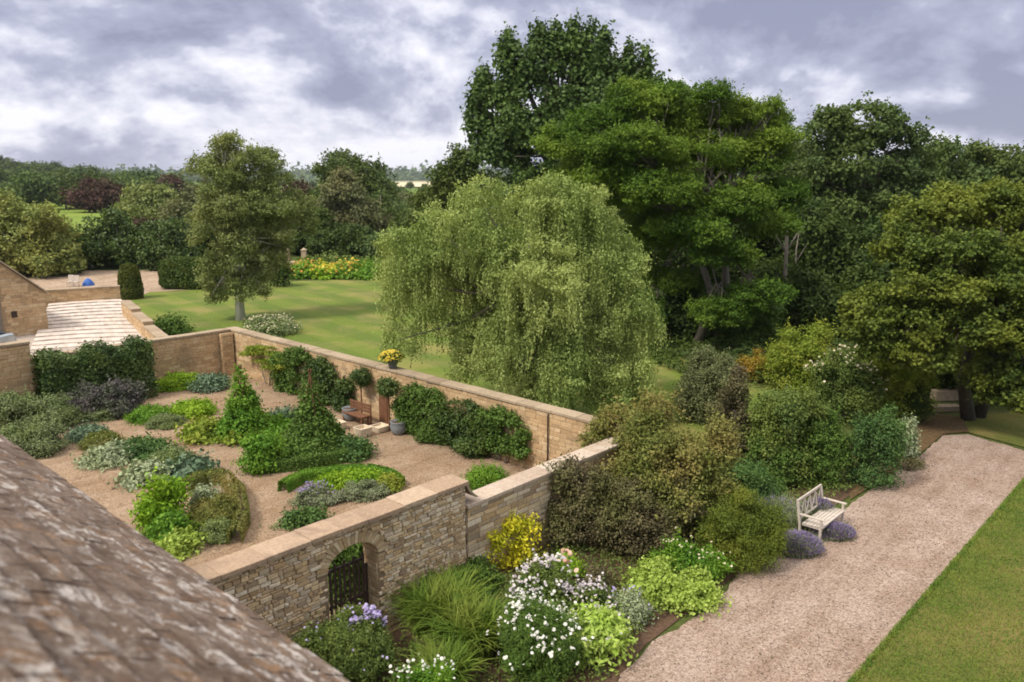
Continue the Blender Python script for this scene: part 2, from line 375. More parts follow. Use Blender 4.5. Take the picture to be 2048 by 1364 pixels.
def sublobes(rng, lobes, per=10, f=(.32, .5), flat=1.0, zmin=-.5, keep=True):
    out = []
    for c, r in lobes:
        c = np.array(c, float); r = np.array(r, float)
        if keep: out.append((c, r * .80, .5))
        d = rdirs(rng, per * 3); d = d[d[:, 2] > zmin][:per]
        for q in d:
            s = rng.uniform(*f); rr = np.array((r[:2].mean() * s, r[:2].mean() * s, r.mean() * s * flat)) * rng.uniform(.85, 1.15, 3)
            out.append((c + q * r * rng.uniform(.66, .92), rr, 1.0))
    return out
def foliage(rng, lobes, leaf, cover=1.5, aspect=.55, clump=.16, up=.35, outw=.7, ground=None, clumpn=44, droop=0.0, cflat=.75, sprig=.16, slen=.24):
    """leaves gathered in clumps over the outer part of each lobe"""
    P_, N_ = [], []
    for lob in lobes:
        c, r = lob[0], lob[1]; w = lob[2] if len(lob) > 2 else 1.0
        a, b, d = r; area = 4 * math.pi * ((a * b) ** 1.6 / 3 + (a * d) ** 1.6 / 3 + (b * d) ** 1.6 / 3) ** (1 / 1.6)
        n = max(20, int(area * cover * w / (leaf * leaf * aspect * .5)))
        k = max(4, n // clumpn); dr = rdirs(rng, k); rad = rng.uniform(.42, 1.0, k) ** .6
        cc = dr * rad[:, None]
        idx = rng.integers(0, k, n); cs = max(clump * .82, 1.15 * leaf / max(r.mean(), 1e-3))
        g = rng.normal(size=(n, 3)) * cs * np.array((1, 1, cflat))
        q = cc[idx] + g; P_.append(c + q * r); N_.append(unit(q) * outw)
        if sprig and w >= .9:      # young shoots standing out of the outline
            ks = max(1, int(n * sprig / 9)); sdq = rdirs(rng, ks); sdq[:, 2] = np.abs(sdq[:, 2]) * .9 - .15; sdq = unit(sdq); go = unit(sdq + rng.normal(size=(ks, 3)) * .35 + np.array((0, 0, .45)))
            ll = (r.mean() * slen + leaf * 1.5) * rng.uniform(.4, 1.3, ks); tt = np.linspace(0, 1, 9)
            pp = (c + sdq * r * .92)[:, None, :] + go[:, None, :] * (ll[:, None] * tt)[:, :, None]; pp = pp.reshape(-1, 3) + rng.normal(size=(ks * 9, 3)) * leaf * .35
            P_.append(pp); N_.append(np.repeat(sdq, 9, 0) * outw * .6)
    p = np.concatenate(P_); o = np.concatenate(N_)
    if ground is not None:
        m = p[:, 2] > ground + leaf * .2; p = p[m]; o = o[m]
    n = len(p)
    nr = unit(o + rng.normal(size=(n, 3)) * .62 + np.array((0, 0, up)))
    ax = unit(np.cross(nr, rdirs(rng, n)) + np.array((0, 0, -droop)))
    ax = unit(ax - nr * (ax * nr).sum(1, keepdims=True))
    s = leaf * rng.uniform(.65, 1.3, n)
    return blades(p, nr, ax, s, s * aspect)
def strands(rng, lobes, n, length, leaf, step, sway=.15, aspect=.5):
    """hanging twigs set with small leaves"""
    w = np.array([np.prod(l[1]) ** .66 for l in lobes]); w /= w.sum(); idx = rng.choice(len(lobes), n, p=w)
    nb = max(1, n // 16); idx = idx[:nb]; rep = np.repeat(np.arange(nb), 16); n = len(rep)
    c = np.array([l[0] for l in lobes])[idx]; r = np.array([l[1] for l in lobes])[idx]
    d = rdirs(rng, nb); d[:, 2] = np.abs(d[:, 2]) * .9 - .25 * rng.random(nb); st_ = c + unit(d) * r * rng.uniform(.5, 1.0, (nb, 1)); d = d[rep]
    st_ = st_[rep] + rng.normal(size=(n, 3)) * np.array((.13, .13, .10)); ln = (rng.uniform(*length, nb)[rep]) * rng.uniform(.75, 1.1, n); m = int(length[1] / step); out_p = []; out_a = []
    drift = unit(d * np.array((1, 1, 0)) + 1e-6) * rng.uniform(0, sway, (n, 1)) + rng.normal(size=(n, 3)) * .035
    for k in range(m):
        t = k * step; ok = t < ln
        p = st_ + np.array((0, 0, -1)) * t + drift * (t ** .6) + rng.normal(size=(n, 3)) * leaf * .28
        out_p.append(p[ok]); a = rng.normal(size=(n, 3)) * .45 + np.array((0, 0, -1.0)); out_a.append(unit(a)[ok])
    p = np.concatenate(out_p); ax = np.concatenate(out_a); q = len(p)
    nr = unit(np.cross(ax, rdirs(rng, q))); s = leaf * rng.uniform(.7, 1.3, q)
    return blades(p, nr, ax, s, s * aspect)
def straps(rng, c, rx, ry, n, length, width, lean=.7, segs=4):
    """arching strap leaves rising from a patch of ground"""
    a = rng.uniform(0, 2 * math.pi, n); rr = np.sqrt(rng.random(n)); base = np.stack([c[0] + rx * rr * np.cos(a), c[1] + ry * rr * np.sin(a), np.full(n, c[2])], 1)
    az = rng.uniform(0, 2 * math.pi, n); dr = np.stack([np.cos(az), np.sin(az), np.zeros(n)], 1); sd_ = np.stack([-np.sin(az), np.cos(az), np.zeros(n)], 1)
    ln = length * rng.uniform(.6, 1.15, n); le = lean * rng.uniform(.3, 1.2, n); V_ = []
    for k in range(segs + 1):
        t = k / segs; ctr = base + dr * (le * t * t * ln)[:, None] + np.array((0, 0, 1)) * (ln * (t - .35 * le * t * t * t))[:, None]
        w = width * (1 - t ** 2) * .5 + .001; V_ += [ctr - sd_ * w, ctr + sd_ * w]
    v = np.stack(V_, 1).reshape(-1, 3); m = 2 * (segs + 1); i = np.arange(n)[:, None] * m; F_ = []
    for k in range(segs): F_.append(np.concatenate([i + 2 * k, i + 2 * k + 1, i + 2 * k + 3, i + 2 * k, i + 2 * k + 3, i + 2 * k + 2], 1))
    return v, np.concatenate(F_, 1).ravel()
def discs(rng, pts, size, up=.6, n=6):
    """small open flowers facing up and out"""
    k = len(pts); nr = unit(rng.normal(size=(k, 3)) * .6 + np.array((0, -.35, up + .4))); a = unit(np.cross(nr, rdirs(rng, k))); b = np.cross(nr, a)
    s = (size * rng.uniform(.7, 1.25, k))[:, None] * .5; V_ = [pts + nr * s * .25]
    for j in range(n): t = 2 * math.pi * j / n; V_.append(pts + (a * math.cos(t) + b * math.sin(t)) * s)
    v = np.stack(V_, 1).reshape(-1, 3); i = np.arange(k)[:, None] * (n + 1); F_ = []
    for j in range(n): F_.append(np.concatenate([i, i + 1 + j, i + 1 + (j + 1) % n], 1))
    return v, np.concatenate(F_, 1).ravel()
def domepts(rng, c, rx, ry, h, n, lo=.2, top=1.02):
    d = rdirs(rng, n); d[:, 2] = np.abs(d[:, 2]) * (1 - lo) + lo; d = unit(d)
    return np.asarray(c) + d * np.array((rx, ry, h)) * rng.uniform(top - .1, top + .05, (n, 1))
def rot_to_view(v, c):
    """turn points about c so that local +y runs away from where the photographer stood"""
    a = math.atan2(c[0], c[1]); ca, sa = math.cos(-a), math.sin(-a); q = v - c; o = q.copy()
    o[:, 0] = ca * q[:, 0] - sa * q[:, 1]; o[:, 1] = sa * q[:, 0] + ca * q[:, 1]; return o + c

SEED = [100]
def nrng():
    SEED[0] += 1; return np.random.default_rng(SEED[0])
def tops(rng, v, n, cell=.14, side=.35):
    """points on the upper skin of a clump of leaves"""
    m = v[rng.permutation(len(v))[:60000]]; k = np.floor(m[:, :2] / cell).astype(int); key = k[:, 0] * 100003 + k[:, 1]; u_, inv = np.unique(key, return_inverse=True)
    mz = np.full(len(u_), -9.); np.maximum.at(mz, inv.ravel(), m[:, 2]); ok = m[:, 2] > mz[inv.ravel()] - .10; a = m[ok]; h_ = v[:, 2].max(); a = a[a[:, 2] > h_ * side]
    p = a[rng.integers(0, len(a), n)]; q = np.sin(p[:, 0] * 6.1 + 1) * np.sin(p[:, 1] * 5.3 + p[:, 0] * 2) ; keep = q > rng.uniform(-1.1, .7, n)
    return p[keep] + rng.normal(size=(int(keep.sum()), 3)) * .02 + np.array((0, 0, .035))
def measure(x0, x1, yt, yb, h=None, dk=.8):
    xm = (x0 + x1) / 2; f = G(xm, yb); Yf = f[1]; dist = math.hypot(f[0], f[1]); dirn = f[:2] / dist
    rx = (x1 - x0) / 2 * mpp(Yf) * 1.02
    if h is None:
        ry = rx * dk; c = f[:2] + dirn * ry; z = D(xm, yt, c[1])[2]; h = max(.15, z * 1.04)
    else:
        b = G(xm, yt, h * .8); db = math.hypot(b[0], b[1]); ry = max(.15, (db - dist) / 2); c = f[:2] + dirn * ry
    return np.array((c[0], c[1], 0.0)), rx, ry, h
def shrub(name, label, cat, mat, x0, x1, yt, yb, h=None, leaf=None, dk=.8, per=14, cover=1.6, aspect=.55, group=None, flowers=None,
          stem=True, clump=.16, f=(.28, .45), flat=.9, up=.35, jag=1.0, dist_leaf=.0048, drop=None):
    rng = nrng(); c, rx, ry, h = measure(x0, x1, yt, yb, h, dk); d = math.hypot(c[0], c[1])
    if leaf is None: leaf = max(.05, dist_leaf * d)
    zc_ = h * .42; low = h < .75
    kx = .84 if low else .93; rx *= kx; ry *= kx
    if low: base = [(np.array((c[0], c[1], zc_)), np.array((rx * .86, ry * .86, h * .56)))]
    else:
        base = [(np.array((c[0] + rng.uniform(-.15, .15) * rx, c[1], h * .50)), np.array((rx * .62, ry * .68, h * .50)))]
        for q_ in range(5):
            a_q = q_ * 1.2566 + rng.uniform(-.4, .4); sz = rng.uniform(.34, .52); hz_ = rng.uniform(.28, .62)
            base.append((np.array((c[0] + math.cos(a_q) * rx * (1 - sz) * .98, c[1] + math.sin(a_q) * ry * (1 - sz) * .98, h * hz_)), np.array((rx * sz, ry * sz, h * rng.uniform(.26, .38)))))
        per = max(5, per // 3)
    lob = sublobes(rng, base, per, (f[0] * jag * (1 if low else 1.25), f[1] * jag * (1 if low else 1.25)), flat, zmin=-.45)
    lob.append((np.array((c[0], c[1], h * .22)), np.array((rx * .93, ry * .93, h * .30)), .8))
    parts = [foliage(rng, lob, leaf, cover, aspect, clump, ground=0.0, up=up, sprig=.1 if low else .2, slen=.15 if low else .75)]
    parts = [(rot_to_view(v, c), f_) for v, f_ in parts]
    me = leafmesh('foliage', [(v - c, f_) for v, f_ in parts])
    if stem or flowers:
        root = empty(name, c, label, cat, group); link('foliage', me, L[mat], root)
        if stem:
            b = MB()
            for k in range(5):
                a = rng.uniform(0, 6.28); e = np.array((math.cos(a) * rx * .4, math.sin(a) * ry * .4, h * .6)); b.tube([e * 0, e * .5 + np.array((0, 0, h * .08)), e], [.035 * h, .025 * h, .01 * h], 5)
            b.build('stems', M['bark_d'], root)
        if flowers:
            for fname, fmat, n, size, lo in flowers:
                if n < 100:       # a few scattered blooms belong to the foliage mesh
                    p = tops(rng, parts[0][0] - c, int(n * 1.6)); fo = root.children[0]; k0 = len(fo.data.polygons)
                    dv, df = discs(rng, p, size); me0 = fo.data
                    me2 = leafmesh('foliage', [(v - c, f_) for v, f_ in parts] + [(dv, df)]); me2.materials.append(L[mat]); me2.materials.append(L[fmat])
                    mi = np.zeros(len(me2.polygons), np.int32); mi[k0:] = 1; me2.polygons.foreach_set('material_index', mi); fo.data = me2; continue
                p = tops(rng, parts[0][0] - c, int(n * 1.6), side=.2 if lo < .2 else .5)
                p = rot_to_view(p, np.zeros(3)) if False else p
                fo2 = link(fname, leafmesh(fname, [discs(rng, p, size)]), L[fmat], root); fo2['kind'] = 'stuff'
        o = root
    else:
        o = link(name, me, L[mat]); o.location = tuple(c); tag(o, label, cat, group)
    return o

def tree(name, label, cat, mat, bark, base, lobes, Y, leaf, trunk_r, group=None, per=12, f=(.3, .5), flat=.85, cover=1.3, aspect=.55, clump=.15,
         depth=.85, kind='broad', limbs=True, droop=0., trunks=None, keep=True, cflat=.75, forks=None):
    """lobes: (px, py, rx_px, ry_px, dY) measured on the photo at depth Y"""
    rng = nrng(); b0 = np.array(base, float); root = empty(name, b0, label, cat, group)
    LB = []
    for (px, py, rx, ry, dy) in lobes:
        c = D(px, py, Y + dy); m = mpp(Y + dy, c[2]); LB.append((c - b0, np.array((rx * m, rx * m * depth, ry * m * 1.02))))
    sub = sublobes(rng, LB, per, f, flat, zmin=-.6, keep=keep)
    if kind == 'weep':
        parts = [strands(rng, sub, int(kw_n(LB, leaf)), (.6, 2.1), leaf, leaf * .8, sway=.28), foliage(rng, [s for s in sub], leaf, cover * .30, aspect, clump, droop=.8)]
    else:
        parts = [foliage(rng, sub, leaf, cover, aspect, clump, droop=droop, cflat=cflat)]
    link('crown', leafmesh('crown', parts), L[mat], root)
    b = MB(); top = max(l[0][2] + .3 * l[1][2] for l in LB); ctr = sum(l[0] for l in LB) / len(LB)
    stems = trunks or [(0, 0)]
    for (ox, oy) in stems:
        s0 = np.array((ox, oy, -.1)); fork = np.array((ox * 1.5 + ctr[0] * .25, oy + ctr[1] * .25, top * .38)); tp = np.array((ctr[0] * .8 + ox * 2, ctr[1] * .8, top * .85))
        b.tube([s0, s0 * .5 + fork * .5 + rng.normal(size=3) * .03 * top * np.array((1, 1, 0)), fork, fork * .5 + tp * .5 + rng.normal(size=3) * .03 * top, tp],
               [trunk_r * 1.35, trunk_r, trunk_r * .8, trunk_r * .5, trunk_r * .12], 9)
        if limbs:
            for l in LB:
                e = l[0] + rng.normal(size=3) * .1; md = fork * .55 + e * .45 + np.array((0, 0, .08 * top))
                b.tube([fork + (tp - fork) * rng.uniform(0, .5), md, e], [trunk_r * .4, trunk_r * .24, trunk_r * .06], 6)
                for k in range(0 if kind == 'weep' else 3):
                    e2 = l[0] + rdirs(rng, 1)[0] * l[1] * .75; b.tube([md * .5 + e * .5, e2], [trunk_r * .2, trunk_r * .05], 5)
    b.build('trunk', M[bark], root, smooth=True)
    return root
def kw_n(LB, leaf):
    A = sum(4 * math.pi * (l[1][0] * l[1][2]) for l in LB); return A * 1.15 / (leaf * .5 * 1.25 * .55) * .56

# ------------------------------------------------------------------ ground
def smooth(a, b, x): t = np.clip((x - a) / (b - a), 0, 1); return t * t * (3 - 2 * t)
def terrain(x, y):
    x = np.asarray(x, float); y = np.asarray(y, float)
    z = 17 * np.exp(-(((x + 470) / 190) ** 2 + ((y - 620) / 260) ** 2))
    z = z + 15 * smooth(2200, 3200, np.hypot(x, y)) + 7 * np.sin(x / 420 + 1) * smooth(1500, 3000, np.hypot(x, y))
    z = z + 5 * smooth(250, 700, np.hypot(x, y)) * np.sin(x / 160) * .3
    return z * smooth(110, 300, np.hypot(x, y)) - .03
def sheet(name, poly, z, mat, kind='structure', label=None, n_sub=0):
    me = bpy.data.meshes.new(name); me.from_pydata([(p[0], p[1], z) for p in poly], [], [tuple(range(len(poly)))]); me.update()
    if me.polygons[0].normal.z < 0: me.flip_normals()
    o = link(name, me, mat); tag(o, label=label, kind=kind); return o
rr_ = np.concatenate([[0], np.geomspace(8, 6500, 90)]); aa = np.linspace(0, 2 * math.pi, 145)[:-1]
gv = [(0, 0, -.03)]; gf = []
for r in rr_[1:]:
    x = r * np.sin(aa); y = r * np.cos(aa); gv += list(zip(x, y, terrain(x, y)))
na = len(aa)
for k in range(na): gf.append((0, 1 + (k + 1) % na, 1 + k))
for i in range(len(rr_) - 2):
    for k in range(na):
        k2 = (k + 1) % na; a0 = 1 + i * na; a1 = a0 + na; gf.append((a0 + k, a0 + k2, a1 + k2, a1 + k))
me = bpy.data.meshes.new('ground'); me.from_pydata(gv, [], gf); me.update()
for p in me.polygons: p.use_smooth = True
def groundmat():
    m, nt, b, out = nodes_of('far land')
    pos = nn(nt, 'ShaderNodeNewGeometry').outputs['Position']
    near = ramp(nt, noise(nt, 3, 6, .7, coord=pos), [(.35, (.05, .065, .018)), (.65, (.10, .125, .035))])
    v = nn(nt, 'ShaderNodeTexVoronoi'); v.inputs['Scale'].default_value = .0042; nt.links.new(pos, v.inputs['Vector'])
    s = nn(nt, 'ShaderNodeSeparateColor'); nt.links.new(v.outputs['Color'], s.inputs[0])
    far = ramp(nt, s.outputs[1], [(0, (.13, .19, .035)), (.3, (.20, .25, .05)), (.5, (.05, .08, .03)), (.72, (.46, .40, .26)), (.85, (.10, .15, .04)), (1, (.05, .075, .03))], 'CONSTANT')
    far = mixc(nt, noise(nt, .05, 5, coord=pos), far, mixc(nt, 1., far, (.7, .75, .7), 'MULTIPLY'))
    ln = nn(nt, 'ShaderNodeVectorMath', operation='LENGTH'); nt.links.new(pos, ln.inputs[0])
    mr = nn(nt, 'ShaderNodeMapRange'); mr.inputs[1].default_value = 95; mr.inputs[2].default_value = 135; nt.links.new(ln.outputs['Value'], mr.inputs[0])
    field = ramp(nt, noise(nt, .04, 4, coord=pos), [(.3, (.13, .20, .03)), (.7, (.20, .26, .05))])
    mr2 = nn(nt, 'ShaderNodeMapRange'); mr2.inputs[1].default_value = 420; mr2.inputs[2].default_value = 480; nt.links.new(ln.outputs['Value'], mr2.inputs[0])
    mr3 = nn(nt, 'ShaderNodeMapRange'); mr3.inputs[1].default_value = 2000; mr3.inputs[2].default_value = 2400; nt.links.new(ln.outputs['Value'], mr3.inputs[0])
    c = mixc(nt, mr.outputs[0], near, field); c = mixc(nt, mr2.outputs[0], c, far); c = mixc(nt, mr3.outputs[0], c, (.035, .06, .035))
    nt.links.new(c, b.inputs['Base Color']); b.inputs['Roughness'].default_value = .95; b.inputs['Specular IOR Level'].default_value = .1; return m
tag(link('ground', me, groundmat()), kind='structure')

NW = 8.93      # u of the back wall
CV = 22.6      # v of the back left corner
sheet('garden_gravel', [P(-6.8, -.2), P(NW + .1, -.2), P(NW + .1, CV + .1), P(-14, CV + .1), P(-14, -.2)], .0, M['gravel_g'])
# lawn beyond the back wall
def px(*a): return [G(x, y)[:2] for x, y in a]
sheet('lawn', [P(NW + .3, -1)[:2], P(NW + .3, CV)[:2], P(NW - 1.5, CV + .4)[:2]] + px((330, 668), (300, 640), (245, 604), (300, 584), (420, 577), (600, 562), (760, 556), (900, 556), (1060, 600), (1240, 690)) + [P(NW + 16, -1)[:2]], .004, M['lawn'])
# drive at the far left
sheet('drive', px((-200, 575), (245, 606), (300, 584), (420, 577), (430, 556), (300, 541), (60, 541), (-200, 545)), .008, M['drive'])
# gravel path and its lawns
pl = [G(700, 1500), G(1235, 1364), G(1300, 1290), G(1420, 1215), G(1500, 1120), G(1560, 1085), G(1700, 1010), G(1800, 940), G(1862, 893), G(1885, 872), G(1935, 868), G(2060, 905), G(2140, 950)]
pr = [G(2052, 955), G(1960, 1063), G(1850, 1190), G(1700, 1364), G(1600, 1480)]
def rag(pts_, amp, step=.12, seed=3):
    r_ = random.Random(seed); out = []
    for i in range(len(pts_)):
        a, b = np.array(pts_[i][:2]), np.array(pts_[(i + 1) % len(pts_)][:2]); l = np.linalg.norm(b - a); k = min(260, max(1, int(l / step))); d = (b - a) / (l + 1e-9); w = np.array((-d[1], d[0]))
        for j in range(k):
            t = j / k; out.append(a + (b - a) * t + w * (amp * (.5 * math.sin(t * l * 1.9 + i) + .4 * math.sin(t * l * 5.3) + r_.uniform(-.5, .5)) if 0 < j else 0))
    return out
sheet('gravel_path', rag(pl + pr, .05), .004, M['gravel'])
sheet('flower_bed_soil', [P(-7, -8)[:2], P(-7, -.1)[:2], P(NW + 7, -.1)[:2], P(NW + 12, -4)[:2], G(1900, 868)[:2], G(1880, 873)[:2], G(1560, 1082)[:2], G(1290, 1290)[:2], G(1225, 1372)[:2], G(700, 1500)[:2]], -.004, M['soil'])
sheet('mown_verge', rag([G(2052, 957), G(1960, 1065), G(1850, 1192), G(1700, 1366), G(1600, 1482), (20, 4), (40, 14), (30, 26)], .018), .008, M['lawn_near'])
sheet('lawn_beyond_path', [p[:2] for p in [G(1940, 866), G(1920, 850), G(1950, 828), G(2120, 822), G(2200, 900), G(2060, 898)]], .008, M['lawn_near'])
sheet('leaf_mulch', [p[:2] for p in [G(1700, 1000), G(1800, 936), G(1862, 890), G(1885, 868), G(1938, 864), G(1925, 835), G(1820, 820), G(1700, 900)]], .012, M['mulch'])
sheet('woodland_floor', [p[:2] for p in [G(1240, 690), G(1300, 760), G(1700, 800), G(1900, 840), G(2300, 815), G(2700, 600), G(1700, 520), G(1000, 540), G(1060, 600)]], -.012, M['rough'])

# ------------------------------------------------------------------ masonry
def coursed(mb, rng, o, a, n, s0, s1, z0, z1, rh=(.07, .12), rl=(.14, .42), skip=None, prot=(.008, .03), gap=.013):
    """stones set on a wall face: o origin, a direction along, n outward normal"""
    z = z0; up = np.array((0, 0, 1.))
    while z < z1 - .03:
        h = min(rng.uniform(*rh), z1 - z); s = s0 - rng.uniform(0, .2)
        while s < s1:
            l = rng.uniform(*rl); a0, a1 = max(s, s0), min(s + l, s1); s += l
            if a1 - a0 < .05: continue
            if skip and skip(a0, a1, z, z + h): continue
            p = rng.uniform(*prot); i = .007; j = lambda: rng.uniform(-.005, .005)
            q = [(a0 + gap / 2, z + gap / 2), (a1 - gap / 2, z + gap / 2), (a1 - gap / 2, z + h - gap / 2), (a0 + gap / 2, z + h - gap / 2)]
            ins = [(i, i), (-i, i), (-i, -i), (i, -i)]
            v = [o + a * x + up * y for x, y in q] + [o + a * (x + dx + j()) + up * (y + dy + j()) + n * (p + j()) for (x, y), (dx, dy) in zip(q, ins)]
            mb.add(v, [(4, 5, 6, 7), (0, 1, 5, 4), (1, 2, 6, 5), (2, 3, 7, 6), (3, 0, 4, 7)])
        z += h
def slabs(mb, rng, o, a, n, s0, s1, z, w0, w1, th, ln=(.6, 1.1), slope=0.0):
    """coping slabs; w0..w1 offsets across the wall along n"""
    s = s0
    while s < s1 - .02:
        l = min(rng.uniform(*ln), s1 - s); jz = rng.uniform(-.008, .008); jw = rng.uniform(-.012, .012); up = np.array((0, 0, 1.))
        A = o + a * (s + .003) + n * (w0 + jw) + up * (z + jz); la = a * (l - .006); nb = n * (w1 - w0)
        mb.add([A, A + la, A + la + nb, A + nb, A + up * th, A + la + up * th, A + la + nb + up * th, A + nb + up * th],
               [(0, 3, 2, 1), (4, 5, 6, 7), (0, 1, 5, 4), (1, 2, 6, 5), (2, 3, 7, 6), (3, 0, 4, 7)]); s += l
def stone_wall(label, o, a, n, s0, s1, h, th, cmat, smat='stone_b', mmat='mortar_b', over=.05, cth=.09, faces=(1, -1), rh=(.10, .18), rl=(.2, .55)):
    """o on the +n face line; wall body runs back from it by th"""
    rng = nrng(); base = o + a * (s0 + s1) / 2; root = empty('stone_wall', base, label, 'stone wall')
    c = MB(); c.box(o + a * s0 - n * th - np.array((0, 0, .2)), a * (s1 - s0), n * th, (0, 0, h + .2)); core = local(c.build('core', M[mmat], root), base)
    m = MB()
    if 1 in faces: coursed(m, rng, o, a, n, s0, s1, 0, h, rh, rl, prot=(.004, .018))
    if -1 in faces: coursed(m, rng, o - n * th, a, -n, s0, s1, 0, h, rh, rl, prot=(.004, .018))
    coursed(m, rng, o + a * s0 - n * th, n, -a, 0, th, 0, h, rh, rl, prot=(.004, .018)); coursed(m, rng, o + a * s1 - n * th, n, a, 0, th, 0, h, rh, rl, prot=(.004, .018))
    local(m.build('stonework', M[smat], root), base)
    k = MB(); slabs(k, rng, o, a, n, s0 - .03, s1 + .03, h + .002, -th - over, over, cth)
    local(k.build('coping', M[cmat], root, bevel=.012), base); return root

# gate wall: outer face on v = 0 (facing -V), inner face at v = .46
WH, TH = 2.42, .46
GU0, GU1, SPR, RISE = -1.17, 0.0, 1.72, .38        # gate opening
uS = UV(G(929, 962, WH + .1))[0]                    # where the wall steps down
root = empty('garden_gate_wall', P(-2.5, .2), 'tall rubble stone wall with smooth coping pierced by an arched gateway', 'stone wall')
bl = P(-2.5, .2)
def arch_z(u):
    t = (u - (GU0 + GU1) / 2) / ((GU1 - GU0) / 2); return SPR + RISE * math.sqrt(max(0, 1 - t * t))
prof = [(-6.9, -.2), (GU0, -.2), (GU0, SPR)] + [((GU0 + GU1) / 2 - (GU1 - GU0) / 2 * math.cos(math.pi * k / 12), 0) for k in range(1, 12)] + [(GU1, SPR), (GU1, -.2), (uS, -.2), (uS, WH), (-6.9, WH)]
prof = [(u, (arch_z(u) if (z == 0) else z)) for u, z in prof]
import bmesh
bm = bmesh.new(); vs = [bm.verts.new(P(u, 0, z) - bl) for u, z in prof]; fc = bm.faces.new(vs)
ex = bmesh.ops.extrude_face_region(bm, geom=[fc]); bmesh.ops.translate(bm, verts=[v for v in ex['geom'] if isinstance(v, bmesh.types.BMVert)], vec=V * TH)
bmesh.ops.recalc_face_normals(bm, faces=bm.faces); me = bpy.data.meshes.new('core'); bm.to_mesh(me); bm.free(); link('core', me, M['mortar'], root)
RING = .26
def skip_gate(a0, a1, z0, z1):
    um = (a0 + a1) / 2; c = (GU0 + GU1) / 2; hw = (GU1 - GU0) / 2
    if a1 > GU0 + .01 and a0 < GU1 - .01 and z0 < SPR: return True
    if z1 > SPR - .02:
        for uu in (a0, um, a1):
            t = (uu - c) / (hw + RING - .09)
            if abs(t) < 1 and z0 < SPR + (RISE + RING - .09) * math.sqrt(1 - t * t) - .03: return True
    return False
rng = nrng(); m = MB()
coursed(m, rng, P(0, 0), U, -V, -6.9, uS, 0, WH, (.05, .10), (.07, .26), skip_gate, (.010, .045))
coursed(m, rng, P(0, TH), U, V, -6.9, uS, 0, WH, (.07, .13), (.16, .4), skip_gate)
coursed(m, rng, P(uS, 0), V, U, 0, TH, 1.9, WH, (.07, .12), (.2, .4))
local(m.build('stonework', M['stone_n'], root), bl)
m = MB(); nv = 25; c0 = (GU0 + GU1) / 2; hw = (GU1 - GU0) / 2
for face, sgn in ((0, -1), (TH, 1)):
    for k in range(nv):
        t0, t1 = math.pi * (k + .06) / nv, math.pi * (k + .94) / nv; q = []
        p = rng.uniform(.015, .035); ro = RING * rng.uniform(.7, 1.08)
        for t, R in ((t0, 0), (t1, 0), (t1, ro), (t0, ro)):
            q.append((c0 - (hw + R) * math.cos(t), SPR + (RISE + R) * math.sin(t)))
        i = q; v = [P(u, face, z) for u, z in q] + [P(u, face + sgn * p, z) for u, z in q]
        m.add(v, [(4, 5, 6, 7), (0, 1, 5, 4), (1, 2, 6, 5), (2, 3, 7, 6), (3, 0, 4, 7)])
local(m.build('arch', M['voussoir'], root), bl)
m = MB(); coursed(m, rng, P(GU1, 0), V, -U, 0, TH, 0, SPR, (.07, .13), (.2, .46), None, (.006, .025)); coursed(m, rng, P(GU0, 0), V, U, 0, TH, 0, SPR, (.07, .13), (.2, .46), None, (.006, .025))
for k in range(14):       # soffit stones
    t0, t1 = math.pi * (k + .05) / 14, math.pi * (k + .95) / 14; q = [(c0 - (hw - e) * math.cos(t), SPR + (RISE - e) * math.sin(t)) for t, e in ((t0, 0), (t1, 0), (t1, .02), (t0, .02))]
    v = [P(u, .01, z) for u, z in q] + [P(u, TH - .01, z) for u, z in q]; m.add(v, [(2, 3, 7, 6), (0, 1, 2, 3), (4, 7, 6, 5), (1, 2, 6, 5), (3, 0, 4, 7)])
local(m.build('reveal', M['voussoir'], root), bl)
m = MB(); slabs(m, rng, P(0, 0), U, V, -6.9, uS + .05, WH + .002, -.07, TH + .09, .10, (.5, .95)); local(m.build('coping', M['coping'], root, bevel=.014), bl)
m = MB(); pts = []
for k in range(9):       # swept end of the coping, easing down to the lower wall
    t = k / 8; pts.append(P(uS + .07 + .30 * t ** 2.2, -.05, WH + .10 - (WH - 1.97) * t))
for i in range(8):
    a_, b_ = pts[i], pts[i + 1]; w = V * (TH + .12); d_ = U * .07
    m.add([a_, b_, b_ + w, a_ + w, a_ - d_, b_ - d_, b_ + w - d_, a_ + w - d_], [(0, 1, 2, 3), (7, 6, 5, 4), (0, 4, 5, 1), (3, 2, 6, 7), (0, 3, 7, 4), (1, 5, 6, 2)])
local(m.build('swept_end', M['coping_b'], root), bl)
# lower continuation of the gate wall
stone_wall('lower rubble wall with lichened coping running on behind the dark bronze bush', P(0, 0), U, -V, uS + .06, NW - .02, 1.86, TH - .02, 'coping_l', 'stone_n', 'mortar', over=.06)
# back wall, garden face on u = NW facing -U
stone_wall('long honey stone wall at the back of the walled garden with climbers on it', P(NW, 0), V, -U, -.4, CV + .4, 2.0, .40, 'coping_b')
# left wall, garden face on v = CV facing -V
uL = UV(G(312, 750))[0]
stone_wall('short honey stone wall closing the far left end of the kitchen garden', P(0, CV), U, -V, -9.0, NW - .02, 2.0, .38, 'coping_b')
pt_ = UV(G(70, 822))
stone_wall('taller stone wall stub at the left edge in front of the parked car', P(0, CV - .5), U, -V, -14, pt_[0], 2.75, .42, 'coping_b')
